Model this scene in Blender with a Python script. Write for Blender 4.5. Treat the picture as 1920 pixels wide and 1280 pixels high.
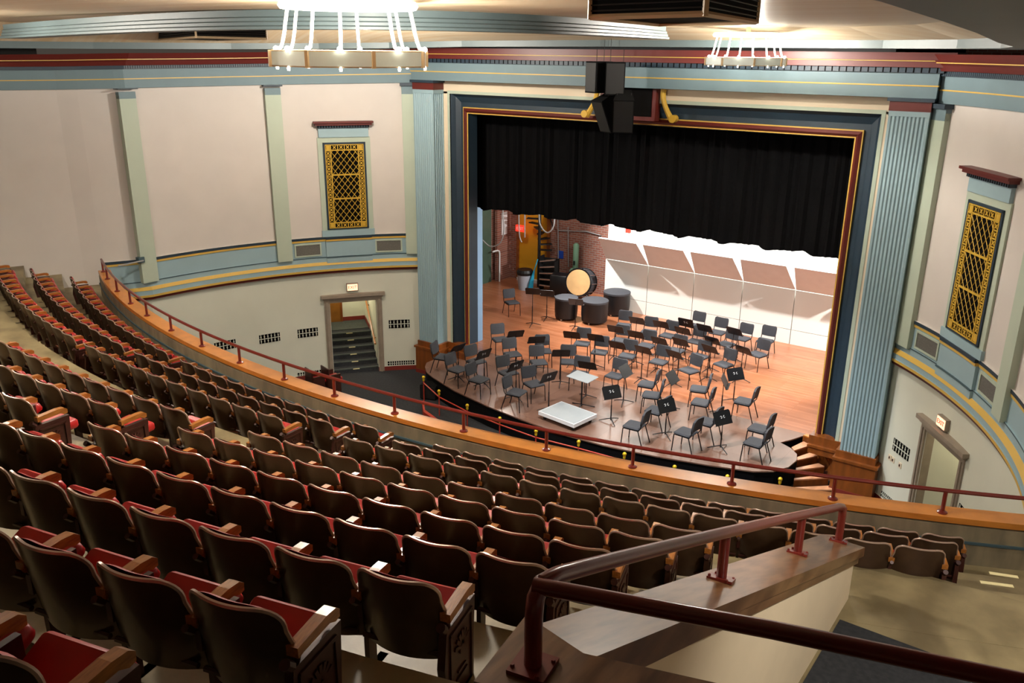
import bpy, math, random
from mathutils import Vector, Matrix, Euler
random.seed(4)
for o in list(bpy.data.objects): bpy.data.objects.remove(o)
S = bpy.context.scene
COL = S.collection
R = math.radians

# ------------------------------------------------------------------ camera
CAM = Vector((10.1916, -18.9273, 8.8788)); YAW, PIT, ROL = R(35.87506), R(-18.81546), R(0.55377); FPX = 1608.2426
fw = Vector((-math.sin(YAW)*math.cos(PIT), math.cos(YAW)*math.cos(PIT), math.sin(PIT)))
rt0 = Vector((math.cos(YAW), math.sin(YAW), 0)); up0 = rt0.cross(fw)
rt = math.cos(ROL)*rt0 + math.sin(ROL)*up0; up = -math.sin(ROL)*rt0 + math.cos(ROL)*up0
cd = bpy.data.cameras.new('camera'); cam = bpy.data.objects.new('camera', cd); COL.objects.link(cam)
cd.sensor_width = 36; cd.lens = FPX/1920*36; cd.clip_start = .05; cd.clip_end = 200
cam.matrix_world = Matrix((( rt.x, up.x, -fw.x, CAM.x), (rt.y, up.y, -fw.y, CAM.y), (rt.z, up.z, -fw.z, CAM.z), (0, 0, 0, 1)))
S.camera = cam
S.view_settings.view_transform = 'Standard'; S.view_settings.look = 'None'
S.view_settings.gamma = 1; S.view_settings.use_curve_mapping = False; S.view_settings.exposure = 0.95

# ------------------------------------------------------------------ world and lights
W = bpy.data.worlds.new('world'); S.world = W; W.use_nodes = True
W.node_tree.nodes['Background'].inputs[0].default_value = (1, .86, .7, 1)
W.node_tree.nodes['Background'].inputs[1].default_value = 0.03
def lamp(name, kind, loc, energy, col=(1, .9, .78), size=.3, target=None, spot=None, blend=.5, sy=None):
    l = bpy.data.lights.new(name, kind); l.energy = energy; l.color = col
    if kind == 'AREA':
        l.size = size
        if sy: l.shape = 'RECTANGLE'; l.size_y = sy
    else: l.shadow_soft_size = size
    if kind == 'SPOT': l.spot_size = R(spot); l.spot_blend = blend
    o = bpy.data.objects.new(name, l); COL.objects.link(o); o.location = loc
    if target is not None: o.rotation_euler = (Vector(target)-Vector(loc)).to_track_quat('-Z', 'Y').to_euler()
    return o
CHAND_AND_FILL = [(3.99, -12.97), (3.85, -2.85), (-3.95, -14.3), (-4.45, -4.4)]  # last position is an added fill lamp, no chandelier hangs there
for x, y in CHAND_AND_FILL:
    lamp('chandelier_and_fill_light', 'POINT', (x, y, 8.98), 430, (1, .93, .83), .16)
lamp('stage_light', 'SPOT', (-6.3, 5.0, 6.6), 2100, (1, .98, .95), .07, (-.6, 7.4, 1.2), 100, .5)
lamp('stage_light', 'SPOT', (6.2, 5.0, 6.6), 2100, (1, .98, .95), .07, (.3, 7.4, 1.2), 100, .5)
lamp('stage_batten', 'AREA', (1.5, 5.1, 6.9), 190, (1, .95, .88), 7.0, sy=.5)
lamp('stage_batten', 'AREA', (.6, 1.9, 6.9), 170, (1, .95, .88), 7.0, sy=.4)
lamp('front_spot', 'SPOT', (1.5, -6.0, 8.9), 2300, (.93, .96, 1), .12, (2.6, -1.5, 0), 66, .9)
lamp('balcony_downlight', 'SPOT', (11.2, -14.6, 8.86), 420, (1, .93, .82), .1, (10.6, -13.0, 4), 96, .8)
lamp('backstage_light', 'POINT', (-8.0, 5.6, 5.2), 110, (1, .9, .78), .25)

# ------------------------------------------------------------------ pixel -> point (1920x1280 frame)
def ray(x, y): return fw + (x-960)/FPX*rt + (640-y)/FPX*up
def onz(x, y, z): d = ray(x, y); return CAM + d*((z-CAM.z)/d.z)
def ony(x, y, Y): d = ray(x, y); return CAM + d*((Y-CAM.y)/d.y)
WC, WR = -7.7, 10.1
def onwall(x, y, rad=WR):
    d = ray(x, y); ox, oy = CAM.x, CAM.y-WC
    a = d.x*d.x+d.y*d.y; b = 2*(ox*d.x+oy*d.y); c = ox*ox+oy*oy-rad*rad
    t = (-b+math.sqrt(b*b-4*a*c))/(2*a); return CAM+d*t

# ------------------------------------------------------------------ materials
def lin(c): return tuple((v/12.92 if v <= .04045 else ((v+.055)/1.055)**2.4) for v in c)
def mat(name, c, rough=.6, metal=0, noise=0, scale=6, stretch=(1, 1, 1), c2=None, bump=0, emit=0, spec=.5, bscale=None, coat=0):
    m = bpy.data.materials.new(name); m.use_nodes = True; nt = m.node_tree; b = nt.nodes['Principled BSDF']
    c = lin([v/255 for v in c])
    b.inputs['Base Color'].default_value = (*c, 1); b.inputs['Roughness'].default_value = rough; b.inputs['Metallic'].default_value = metal
    b.inputs['Specular IOR Level'].default_value = spec
    if coat: b.inputs['Coat Weight'].default_value = coat; b.inputs['Coat Roughness'].default_value = .15
    if emit: b.inputs['Emission Color'].default_value = (*c, 1); b.inputs['Emission Strength'].default_value = emit
    if noise or bump or c2:
        tc = nt.nodes.new('ShaderNodeTexCoord'); mp = nt.nodes.new('ShaderNodeMapping'); nz = nt.nodes.new('ShaderNodeTexNoise')
        mp.inputs['Scale'].default_value = stretch; nz.inputs['Scale'].default_value = scale; nz.inputs['Detail'].default_value = 5
        nt.links.new(tc.outputs['Object'], mp.inputs[0]); nt.links.new(mp.outputs[0], nz.inputs[0])
        if noise or c2:
            cr = nt.nodes.new('ShaderNodeValToRGB'); e = cr.color_ramp.elements
            d = lin([v/255 for v in c2]) if c2 else tuple(v*(1-noise) for v in c)
            e[0].position = .35; e[0].color = (*d, 1); e[1].position = .65; e[1].color = (*c, 1)
            nt.links.new(nz.outputs[0], cr.inputs[0]); nt.links.new(cr.outputs[0], b.inputs['Base Color'])
        if bump:
            bp = nt.nodes.new('ShaderNodeBump'); bp.inputs['Strength'].default_value = bump; bp.inputs['Distance'].default_value = .01
            n2 = nz
            if bscale: n2 = nt.nodes.new('ShaderNodeTexNoise'); n2.inputs['Scale'].default_value = bscale; nt.links.new(mp.outputs[0], n2.inputs[0])
            nt.links.new(n2.outputs[0], bp.inputs['Height']); nt.links.new(bp.outputs[0], b.inputs['Normal'])
    return m
M = dict(
 pink=mat('painted_plaster_pink', (208, 201, 194), .8, noise=.04, scale=1.5, bump=.05, bscale=60),
 tread=mat('tread_oak', (216, 156, 116), .35, noise=.2, scale=4, stretch=(2, .5, 2)),
 rear=mat('rear_wall_dark', (44, 40, 36), .8),
 cream=mat('painted_block_cream', (216, 217, 201), .75, noise=.05, scale=1.2, bump=.08, bscale=30),
 strip=mat('cream_strip', (222, 205, 178), .7),
 mint=mat('mint_paint', (178, 190, 172), .65, noise=.04, scale=2),
 blue=mat('pale_blue_paint', (150, 176, 184), .6, noise=.05, scale=2),
 fblue=mat('fluted_blue_paint', (146, 172, 180), .6, noise=.05, scale=2),
 frieze=mat('frieze_blue', (108, 130, 137), .6, noise=.05, scale=3),
 ceilblue=mat('ceiling_grey_blue', (84, 98, 100), .5, noise=.06, scale=3),
 teal=mat('dark_teal_line', (62, 84, 92), .6),
 navy=mat('navy_paint', (34, 52, 66), .5, noise=.1, scale=3),
 red=mat('oxblood_paint', (92, 27, 21), .45, noise=.08, scale=4),
 basered=mat('baseboard_red', (120, 40, 32), .5),
 gold=mat('gold_paint', (206, 168, 78), .45),
 latt=mat('lattice_gold', (208, 168, 62), .4, metal=.1),
 black=mat('black_cloth', (9, 9, 11), .95, spec=.1),
 blackpaint=mat('black_paint', (11, 11, 12), .6),
 speaker=mat('speaker_black', (8, 8, 9), .9, spec=.15),
 wood=mat('plinth_oak', (136, 74, 26), .35, noise=.35, scale=4, stretch=(2, 2, .4), coat=.2),
 capwood=mat('parapet_oak', (206, 132, 54), .35, noise=.25, scale=5, stretch=(.6, .6, 2), coat=.2),
 capdark=mat('worn_oak_cap', (128, 92, 60), .3, noise=.3, scale=6, stretch=(3, .4, 1), c2=(92, 62, 38), coat=.2),
 arm=mat('armrest_oak', (174, 110, 48), .3, noise=.3, scale=30, stretch=(3, .4, 2), c2=(138, 84, 34), coat=.3),
 conc=mat('balcony_concrete', (144, 130, 96), .5, noise=.3, scale=2.2, c2=(108, 95, 68), bump=.1, bscale=25),
 para=mat('parapet_concrete', (140, 128, 102), .6, noise=.3, scale=3, stretch=(2, 2, .6), c2=(112, 102, 82)),
 whitewall=mat('tan_wall', (222, 204, 174), .7, noise=.05, scale=3),
 carpet=mat('charcoal_carpet', (56, 57, 60), .95, noise=.25, scale=20, spec=.1),
 step=mat('step_carpet', (76, 80, 78), .9, noise=.2, scale=15, spec=.1),
 stone=mat('door_stone', (150, 136, 120), .7, noise=.15, scale=5),
 railred=mat('rail_oxblood', (112, 36, 28), .3, noise=.12, scale=8, coat=.3),
 pitred=mat('pit_red', (176, 56, 38), .4),
 brass=mat('finial_brass', (226, 190, 40), .25, metal=.4),
 shell=mat('seat_bronze', (80, 58, 42), .30, metal=.5, noise=.2, scale=8, coat=.2),
 rim=mat('seat_rim', (176, 150, 134), .3, metal=.5),
 vinyl=mat('red_vinyl', (172, 23, 22), .38, noise=.12, scale=9, coat=.15),
 panel=mat('end_panel_brown', (70, 36, 28), .35, noise=.25, scale=20, metal=.2),
 chairpad=mat('chair_pad', (58, 60, 66), .75, noise=.12, scale=30),
 chairmetal=mat('chair_steel', (14, 14, 16), .35, metal=.2),
 stand=mat('stand_black', (22, 22, 25), .4, metal=.3),
 paper=mat('white_mark', (222, 224, 226), .6),
 podium=mat('podium_top', (164, 170, 172), .4, noise=.05, scale=4),
 shellw=mat('shell_white', (232, 234, 228), .55),
 shelltan=mat('shell_tan', (236, 237, 238), .6, noise=.05, scale=3),
 drumcover=mat('drum_cover', (14, 15, 18), .5, bump=.2, scale=10),
 drumskin=mat('drum_skin', (196, 158, 108), .5, noise=.12, scale=4),
 chrome=mat('chrome', (200, 202, 205), .2, metal=.9),
 greencase=mat('case_green', (120, 164, 136), .5),
 greendoor=mat('door_green', (72, 96, 82), .5, noise=.1, scale=4),
 yellow=mat('yellow_wall', (206, 152, 24), .6),
 bluesign=mat('sign_blue', (28, 70, 170), .5),
 mop=mat('mop_blue', (30, 160, 200), .6),
 tormentor=mat('tormentor_blue', (118, 150, 180), .6),
 cable=mat('cable_grey', (150, 150, 150), .5),
 cavity=mat('dark_cavity', (6, 5, 5), .9, spec=.1),
 grille=mat('steel_mesh', (104, 102, 96), .6, noise=.3, scale=40),
 tanceil=mat('ceiling_tan', (200, 184, 158), .42, noise=.1, scale=1.2, stretch=(.15, 6, 1), c2=(190, 164, 128), spec=.4),
 ventframe=mat('vent_tan', (200, 176, 140), .6),
 glass=mat('frosted_ring', (196, 208, 204), .35, noise=.08, scale=6, spec=.5, emit=.08),
 armglow=mat('arm_canopy_glow', (255, 246, 226), .4, emit=1.6),  # emission whitens arms, finials and canopy as the bulbs' light would
 bulb=mat('bulb', (255, 244, 220), .4, emit=30),
 exitface=mat('exit_face', (255, 190, 150), .5, emit=1.0),
 exitred=mat('exit_red', (250, 40, 26), .5, emit=1.2),
 tape=mat('tape', (222, 210, 160), .6),
 brown=mat('door_brown', (140, 88, 24), .5, noise=.2, scale=4),
 grey=mat('bin_grey', (160, 166, 178), .5),
)
def floor_mat(name, c, c2, plank=.09, rough=.28):
    m = bpy.data.materials.new(name); m.use_nodes = True; nt = m.node_tree; b = nt.nodes['Principled BSDF']
    tc = nt.nodes.new('ShaderNodeTexCoord'); br = nt.nodes.new('ShaderNodeTexBrick'); nz = nt.nodes.new('ShaderNodeTexNoise'); mx = nt.nodes.new('ShaderNodeMixRGB')
    br.inputs['Color1'].default_value = (*lin([v/255 for v in c]), 1); br.inputs['Color2'].default_value = (*lin([v/255 for v in c2]), 1)
    br.inputs['Mortar'].default_value = (*[v*.6 for v in lin([v/255 for v in c2])], 1); br.inputs['Scale'].default_value = 1
    br.inputs['Brick Width'].default_value = 1.6; br.inputs['Row Height'].default_value = plank; br.inputs['Mortar Size'].default_value = .003
    nz.inputs['Scale'].default_value = 1.2; nz.inputs['Detail'].default_value = 6
    nt.links.new(tc.outputs['Object'], br.inputs[0]); nt.links.new(tc.outputs['Object'], nz.inputs[0])
    mx.blend_type = 'MULTIPLY'; mx.inputs[0].default_value = .5
    nt.links.new(br.outputs[0], mx.inputs[1]); nt.links.new(nz.outputs[0], mx.inputs[2]); nt.links.new(mx.outputs[0], b.inputs['Base Color'])
    b.inputs['Roughness'].default_value = rough
    return m
M['stagefloor'] = floor_mat('stage_planks', (192, 126, 90), (170, 104, 68))
M['apron'] = floor_mat('apron_masonite', (146, 112, 95), (132, 98, 82), 1.2, .2)
M['brick'] = floor_mat('brick', (166, 104, 84), (140, 80, 66), .085, .8)
nt = M['brick'].node_tree; br = [n for n in nt.nodes if n.type == 'TEX_BRICK'][0]
br.inputs['Brick Width'].default_value = .24; br.inputs['Mortar Size'].default_value = .01; br.inputs['Mortar'].default_value = (.35, .29, .25, 1)
mpb = nt.nodes.new('ShaderNodeMapping'); mpb.inputs['Rotation'].default_value = (R(90), 0, 0)
tcb = [n for n in nt.nodes if n.type == 'TEX_COORD'][0]; nt.links.new(tcb.outputs['Object'], mpb.inputs[0]); nt.links.new(mpb.outputs[0], br.inputs[0])

# ------------------------------------------------------------------ mesh builder
class MB:
    def __init__(s): s.v = []; s.f = []; s.mi = []; s.m = 0
    def add(s, vs, fs):
        b = len(s.v); s.v += [tuple(v) for v in vs]
        for f in fs: s.f.append([b+i for i in f]); s.mi.append(s.m)
        return s
    def box(s, c, d, rot=None):
        x, y, z = [k/2 for k in d]; c = Vector(c)
        vs = [Vector((i*x, j*y, k*z)) for i in (-1, 1) for j in (-1, 1) for k in (-1, 1)]
        if rot: e = Euler(rot).to_matrix(); vs = [e @ v for v in vs]
        return s.add([v+c for v in vs], [(0, 1, 3, 2), (4, 6, 7, 5), (0, 4, 5, 1), (2, 3, 7, 6), (0, 2, 6, 4), (1, 5, 7, 3)])
    def bx(s, x0, x1, y0, y1, z0, z1): return s.box(((x0+x1)/2, (y0+y1)/2, (z0+z1)/2), (x1-x0, y1-y0, z1-z0))
    def rbox(s, c, d, r=.02, rot=None, n=3):   # rounded in plan (local x/y), bevelled top
        x, y, z = [k/2 for k in d]; c = Vector(c); ring = []
        for qx, qy, a0 in ((1, 1, 0), (-1, 1, 90), (-1, -1, 180), (1, -1, 270)):
            for k in range(n+1):
                a = R(a0+90*k/n); ring.append((qx*(x-r), qy*(y-r), math.cos(a), math.sin(a)))
        lev = [(-z, r*.6), (-z+r*.6, r), (z-r*.6, r), (z, r*.5)]; N = len(ring); vs = []
        for zz, rr in lev: vs += [Vector((px+rr*ca, py+rr*sa, zz)) for px, py, ca, sa in ring]
        if rot: e = Euler(rot).to_matrix(); vs = [e @ v for v in vs]
        fs = [(l*N+i, l*N+(i+1) % N, (l+1)*N+(i+1) % N, (l+1)*N+i) for l in range(3) for i in range(N)]
        fs += [tuple(range(N-1, -1, -1)), tuple(range(3*N, 4*N))]
        return s.add([v+c for v in vs], fs)
    def prism(s, poly, z0, z1):
        n = len(poly)
        zf = z1 if callable(z1) else (lambda x, y: z1); zg = z0 if callable(z0) else (lambda x, y: z0)
        vs = [(x, y, zg(x, y)) for x, y in poly]+[(x, y, zf(x, y)) for x, y in poly]
        return s.add(vs, [tuple(range(n-1, -1, -1)), tuple(range(n, 2*n))]+[(i, (i+1) % n, n+(i+1) % n, n+i) for i in range(n)])
    def tube(s, pts, r, n=8, caps=True):
        pts = [Vector(p) for p in pts]; vs = []; N = len(pts); ref = None
        for i, p in enumerate(pts):
            t = ((pts[min(i+1, N-1)]-p).normalized()+(p-pts[max(i-1, 0)]).normalized()).normalized()
            if ref is None: ref = Vector((0, 0, 1)) if abs(t.z) < .9 else Vector((1, 0, 0))
            a = (ref-t*ref.dot(t)).normalized(); b = t.cross(a); ref = a
            rr = r[i] if isinstance(r, (list, tuple)) else r
            vs += [p+rr*(math.cos(2*math.pi*k/n)*a+math.sin(2*math.pi*k/n)*b) for k in range(n)]
        fs = [(i*n+k, i*n+(k+1) % n, (i+1)*n+(k+1) % n, (i+1)*n+k) for i in range(N-1) for k in range(n)]
        if caps: fs += [tuple(range(n-1, -1, -1)), tuple(range((N-1)*n, N*n))]
        return s.add(vs, fs)
    def lathe(s, prof, c, n=20, rot=None):
        vs = []; c = Vector(c)
        for r, z in prof: vs += [Vector((r*math.cos(2*math.pi*k/n), r*math.sin(2*math.pi*k/n), z)) for k in range(n)]
        if rot is not None: vs = [rot @ v for v in vs]
        fs = [(i*n+k, i*n+(k+1) % n, (i+1)*n+(k+1) % n, (i+1)*n+k) for i in range(len(prof)-1) for k in range(n)]
        fs += [tuple(range(n-1, -1, -1)), tuple(range((len(prof)-1)*n, len(prof)*n))]
        return s.add([v+c for v in vs], fs)
    def ball(s, c, r, n=8):
        return s.lathe([(max(.001, r*math.sin(math.pi*i/n)), -r*math.cos(math.pi*i/n)) for i in range(n+1)], c, n+2)
    def grid(s, rows):
        n = len(rows[0])
        return s.add([p for r in rows for p in r], [(i*n+j, i*n+j+1, (i+1)*n+j+1, (i+1)*n+j) for i in range(len(rows)-1) for j in range(n-1)])
    def build(s, name, mats, parent=None, smooth=False, **props):
        me = bpy.data.meshes.new(name); me.from_pydata(s.v, [], s.f); me.validate()
        for m in (mats if isinstance(mats, list) else [mats]): me.materials.append(M[m])
        if len(me.polygons) == len(s.mi): me.polygons.foreach_set('material_index', s.mi)
        import bmesh as _b
        bm = _b.new(); bm.from_mesh(me); _b.ops.recalc_face_normals(bm, faces=bm.faces); bm.to_mesh(me); bm.free()
        if smooth:
            me.polygons.foreach_set('use_smooth', [True]*len(me.polygons)); me.set_sharp_from_angle(angle=R(40))
        o = bpy.data.objects.new(name, me); COL.objects.link(o)
        if parent is not None: o.parent = parent
        for k, v in props.items(): o[k] = v
        return o
def thing(name, label, cat, loc=(0, 0, 0), rz=0, group=None):
    o = bpy.data.objects.new(name, None); COL.objects.link(o); o.location = loc; o.rotation_euler = (0, 0, rz)
    o['label'] = label; o['category'] = cat
    if group: o['group'] = group
    return o
def dup(src, loc, rz, label, group=None):
    r = src.copy(); COL.objects.link(r); r.location = loc; r.rotation_euler = (0, 0, rz); r['label'] = label
    if group: r['group'] = group
    for ch in list(src.children):
        c = ch.copy(); COL.objects.link(c); c.parent = r
        for g in list(ch.children):
            d = g.copy(); COL.objects.link(d); d.parent = c
    return r
def struct(mb, name, mats, smooth=False): return mb.build(name, mats, smooth=smooth, kind='structure')
def words(n): return ['first', 'second', 'third', 'fourth', 'fifth', 'sixth', 'seventh', 'eighth', 'ninth', 'tenth', 'eleventh', 'twelfth', 'thirteenth', 'fourteenth', 'fifteenth'][n]

# ================================================================== SETTING
FLZ = -.6
struct(MB().bx(-14, 14, -24, 1.2, FLZ-.1, FLZ), 'floor', 'carpet')
# ---- auditorium side walls
def wp(a, off=0, side=-1):      # point on the curved wall at angle a (deg), off = distance into the room
    r = WR-off; return (side*r*math.sin(R(a)), WC+r*math.cos(R(a)))
EXT = [(10.16, -7.2), (10.53, -7.92), (10.75, -8.3), (11.35, -9.6), (12.6, -12.2), (13.6, -14.3), (13.8, -22)]
def wall_path(side):
    A = [41.6+.5*i for i in range(0, 89)]
    A = sorted(set(A+[49.85, 57.6, 86]))
    pts = [('a', a) for a in A if a <= 86]
    pts += [('e', e) for e in EXT]
    return pts
def ppos(p, off, side):
    if p[0] == 'a': return wp(p[1], off, side)
    x, y = p[1]; return (side*(x-off), y)
def zdef(x, y, z):              # the old hall's left cornice sags a little toward the back
    if x > -6 or z < 7: return z
    t = min(1.2, max(0, (-6.5-x)/3.5)); return z-t*(.07+.09*(z-7.97)/.8)
PROF = [(FLZ, .03, 1), (FLZ+.14, .03, 1), (FLZ+.14, 0, 0), (1.70, 0, 0), (2.63, 0, 0), (2.63, .10, 2), (2.70, .12, 2), (2.70, .14, 3), (2.76, .14, 3),
        (2.76, .12, 4), (2.88, .12, 4), (2.88, .13, 3), (2.96, .05, 3), (2.96, .04, 4), (3.09, .04, 4), (3.09, .05, 5), (3.115, .05, 5), (3.115, .02, 4),
        (3.57, .02, 4), (3.57, .04, 3), (3.63, .04, 3), (3.63, .05, 6), (3.70, .05, 6), (3.70, 0, 7), (7.97, 0, 7)]
WM = ['cream', 'basered', 'red', 'gold', 'blue', 'teal', 'navy', 'pink']
for side, nm in ((-1, 'wall_left'), (1, 'wall_right')):
    mb = MB(); P = wall_path(side)
    for i in range(len(P)-1):
        p, q = P[i], P[i+1]
        door = p[0] == 'a' and q[0] == 'a' and p[1] >= 49.84 and q[1] <= 57.61
        plain = p[0] == 'e' and q[0] == 'e' and q[1][1] < -8.0
        for (z0, o0, _), (z1, o1, m) in zip(PROF[:-1], PROF[1:]):
            if door and z1 <= 1.71: continue
            if plain:
                o0 = o1 = 0; m = 7
                if z1 == z0: continue
            a, b = ppos(p, o0, side), ppos(q, o0, side); c, d = ppos(q, o1, side), ppos(p, o1, side)
            mb.m = m; mb.add([(*a, z0), (*b, z0), (*c, z1), (*d, z1)], [(0, 1, 2, 3)])
    o = mb.build(nm, WM); o['kind'] = 'structure'
# ---- entablature
EPROF = [(7.97, .0, 0), (7.97, .06, 0), (8.20, .06, 0), (8.20, .075, 1), (8.225, .075, 1), (8.225, .06, 0), (8.47, .06, 0), (8.47, .14, 2), (8.56, .14, 2),
         (8.56, .22, 3), (8.66, .26, 3), (8.70, .30, 3), (8.70, .34, 4), (8.72, .34, 4), (8.72, .38, 3), (8.86, .46, 3), (8.86, .0, 3)]
n = 0
for side in (-1, 1):
    n += 1; mb = MB(); P = wall_path(side)
    for i in range(len(P)-1):
        for (z0, o0, _), (z1, o1, m) in zip(EPROF[:-1], EPROF[1:]):
            a, b = ppos(P[i], o0, side), ppos(P[i+1], o0, side); c, d = ppos(P[i+1], o1, side), ppos(P[i], o1, side)
            mb.m = m; mb.add([(*a, zdef(*a, z0)), (*b, zdef(*b, z0)), (*c, zdef(*c, z1)), (*d, zdef(*d, z1))], [(0, 1, 2, 3)])
    # dentil gaps
    mb.m = 5
    for k in range(44*3):
        a = 41.9+k*.34*1.0
        if a > 86: break
        x0, y0 = wp(a, .142, side); x1, y1 = wp(a+.06, .142, side); x2, y2 = wp(a+.06, .1, side); x3, y3 = wp(a, .1, side)
        mb.prism([(x0, y0), (x1, y1), (x2, y2), (x3, y3)], zdef(x0, y0, 8.475), zdef(x0, y0, 8.555))
    struct(mb, 'trim_%d' % n, ['frieze', 'gold', 'navy', 'red', 'gold', 'cavity'])
mb = MB()
YF = -.42
def ex(z0, z1, off, m): mb.m = m; mb.bx(-6.74-off, 6.74+off, YF-off, .3, z0, z1)
ex(8.05, 8.27, 0, 0); ex(8.27, 8.295, .015, 1); ex(8.295, 8.52, 0, 0); ex(8.52, 8.62, .08, 2); ex(8.62, 8.73, .16, 3); ex(8.73, 8.75, .22, 1); ex(8.75, 8.89, .30, 3)
mb.m = 4
for k in range(97): x = -6.7+k*.1396; mb.bx(x-.012, x+.012, YF-.083, YF-.05, 8.522, 8.618)
struct(mb, 'trim_3', ['frieze', 'gold', 'navy', 'red', 'cavity'])
# ---- mint pilasters on the side walls
for side in (-1, 1):
    for a0, a1 in ((41.8, 44.4), (63.3, 65.7), (84.8, 87.2)):
        n += 1 if n != 2 else 2
        mb = MB()
        def seg(a0, a1, off, z0, z1, m):
            A = [a0+(a1-a0)*k/4 for k in range(5)]
            poly = [wp(a, off, side) for a in A]+[wp(a, -.03, side) for a in A[::-1]]
            mb.m = m; mb.prism(poly, z0, lambda x, y: zdef(x, y, z1))
        seg(a0, a1, .12, 3.09, 7.80, 0); seg(a0, a1, .125, 7.66, 7.88, 1); seg(a0-.25, a1+.25, .2, 7.88, 7.965, 2)
        struct(mb, 'trim_%d' % n, ['mint', 'frieze', 'navy'])
# ---- proscenium wall and frame
mb = MB()
mb.m = 0; mb.bx(-6.8, 6.8, .0, .2, 7.70, 8.1); 
for s in (-1, 1): mb.m = 0; mb.bx(min(s*5.70, s*7.0), max(s*5.70, s*7.0), 0, .2, 0, 7.75)
mb.m = 1; mb.bx(-7.0, -5.75, .2, .3, -.6, 9.3); mb.bx(5.75, 7.0, .2, .3, -.6, 9.3); mb.bx(-7, 7, .2, .3, 7.75, 9.3)
struct(mb, 'wall_stage', ['strip', 'blackpaint'])
mb = MB()
FR = [(5.78, 7.78, -.012, 0), (5.70, 7.70, -.012, 0), (5.70, 7.70, .03, 1), (5.62, 7.62, .15, 1), (5.48, 7.47, .22, 1), (5.36, 7.35, .22, 1), (5.36, 7.35, .15, 2), (5.335, 7.325, .15, 2),
      (5.335, 7.325, .14, 3), (5.27, 7.26, .10, 3), (5.22, 7.21, .15, 3), (5.215, 7.205, .16, 2), (5.19, 7.18, .16, 2), (5.19, 7.18, .22, 1), (5.14, 7.13, .5, 1)]
for (x0, z0, y0, _), (x1, z1, y1, m) in zip(FR[:-1], FR[1:]):
    mb.m = m; B = .42
    A = [(-x0, y0, B), (-x0, y0, z0), (x0, y0, z0), (x0, y0, B)]; C = [(-x1, y1, B), (-x1, y1, z1), (x1, y1, z1), (x1, y1, B)]
    mb.grid([A, C])
struct(mb, 'trim_20', ['mint', 'navy', 'gold', 'red'])
for k, s in enumerate((-1, 1)):
    mb = MB(); x0, x1 = 5.93, 6.68; N = 9; prof = []
    for i in range(N):
        u0 = x0+.04+(x1-x0-.08)*i/N; u1 = x0+.04+(x1-x0-.08)*(i+1)/N
        prof += [(u0+.006, -.43), (u0+.03, -.408), (u1-.006-.03, -.408), (u1-.006, -.43)]
    prof = [(x0, .02)]+[p for j in range(5) for p in ((x0, -.04-.075*j), (x0+.022, -.06-.075*j), (x0+.022, -.10-.075*j))]+[(x0, -.43)]+prof+[(x1, -.43), (x1, .02)]
    if s < 0: prof = [(-x, y) for x, y in prof][::-1]
    mb.m = 0; mb.prism([(x*s*s if s > 0 else x, y) for x, y in prof], .43, 7.72)
    def pb(a, b, y0, z0, z1, m): mb.m = m; mb.bx(min(s*a, s*b), max(s*a, s*b), y0, .02, z0, z1)
    pb(5.925, 6.685, -.435, 7.70, 7.80, 0); pb(5.92, 6.69, -.44, 7.80, 7.985, 1); pb(5.88, 6.74, -.49, 7.985, 8.052, 2)
    struct(mb, 'trim_%d' % (21+k), ['fblue', 'red', 'navy'])
    mb = MB(); mb.m = 0
    def pb2(a, b, y0, z0, z1): mb.bx(min(s*a, s*b), max(s*a, s*b), y0, .02, z0, z1)
    pb2(5.86, 6.72, -.47, .27, .43); pb2(5.82, 6.80, -.56, .21, .27); pb2(5.84, 6.76, -.53, FLZ+.12, .21)
    mb.m = 1; pb2(5.83, 6.77, -.54, FLZ, FLZ+.12); mb.m = 0
    pb2(5.12, 5.86, -.04, .22, .43); pb2(5.12, 5.86, -.12, .16, .22); pb2(5.14, 5.86, -.09, -.0, .16)
    mb.bx(min(s*5.14, s*5.7), max(s*5.14, s*5.7), 0, .5, 0, .43)
    struct(mb, 'baseboard_%s' % ('left' if s < 0 else 'right'), ['wood', 'basered'])
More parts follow.
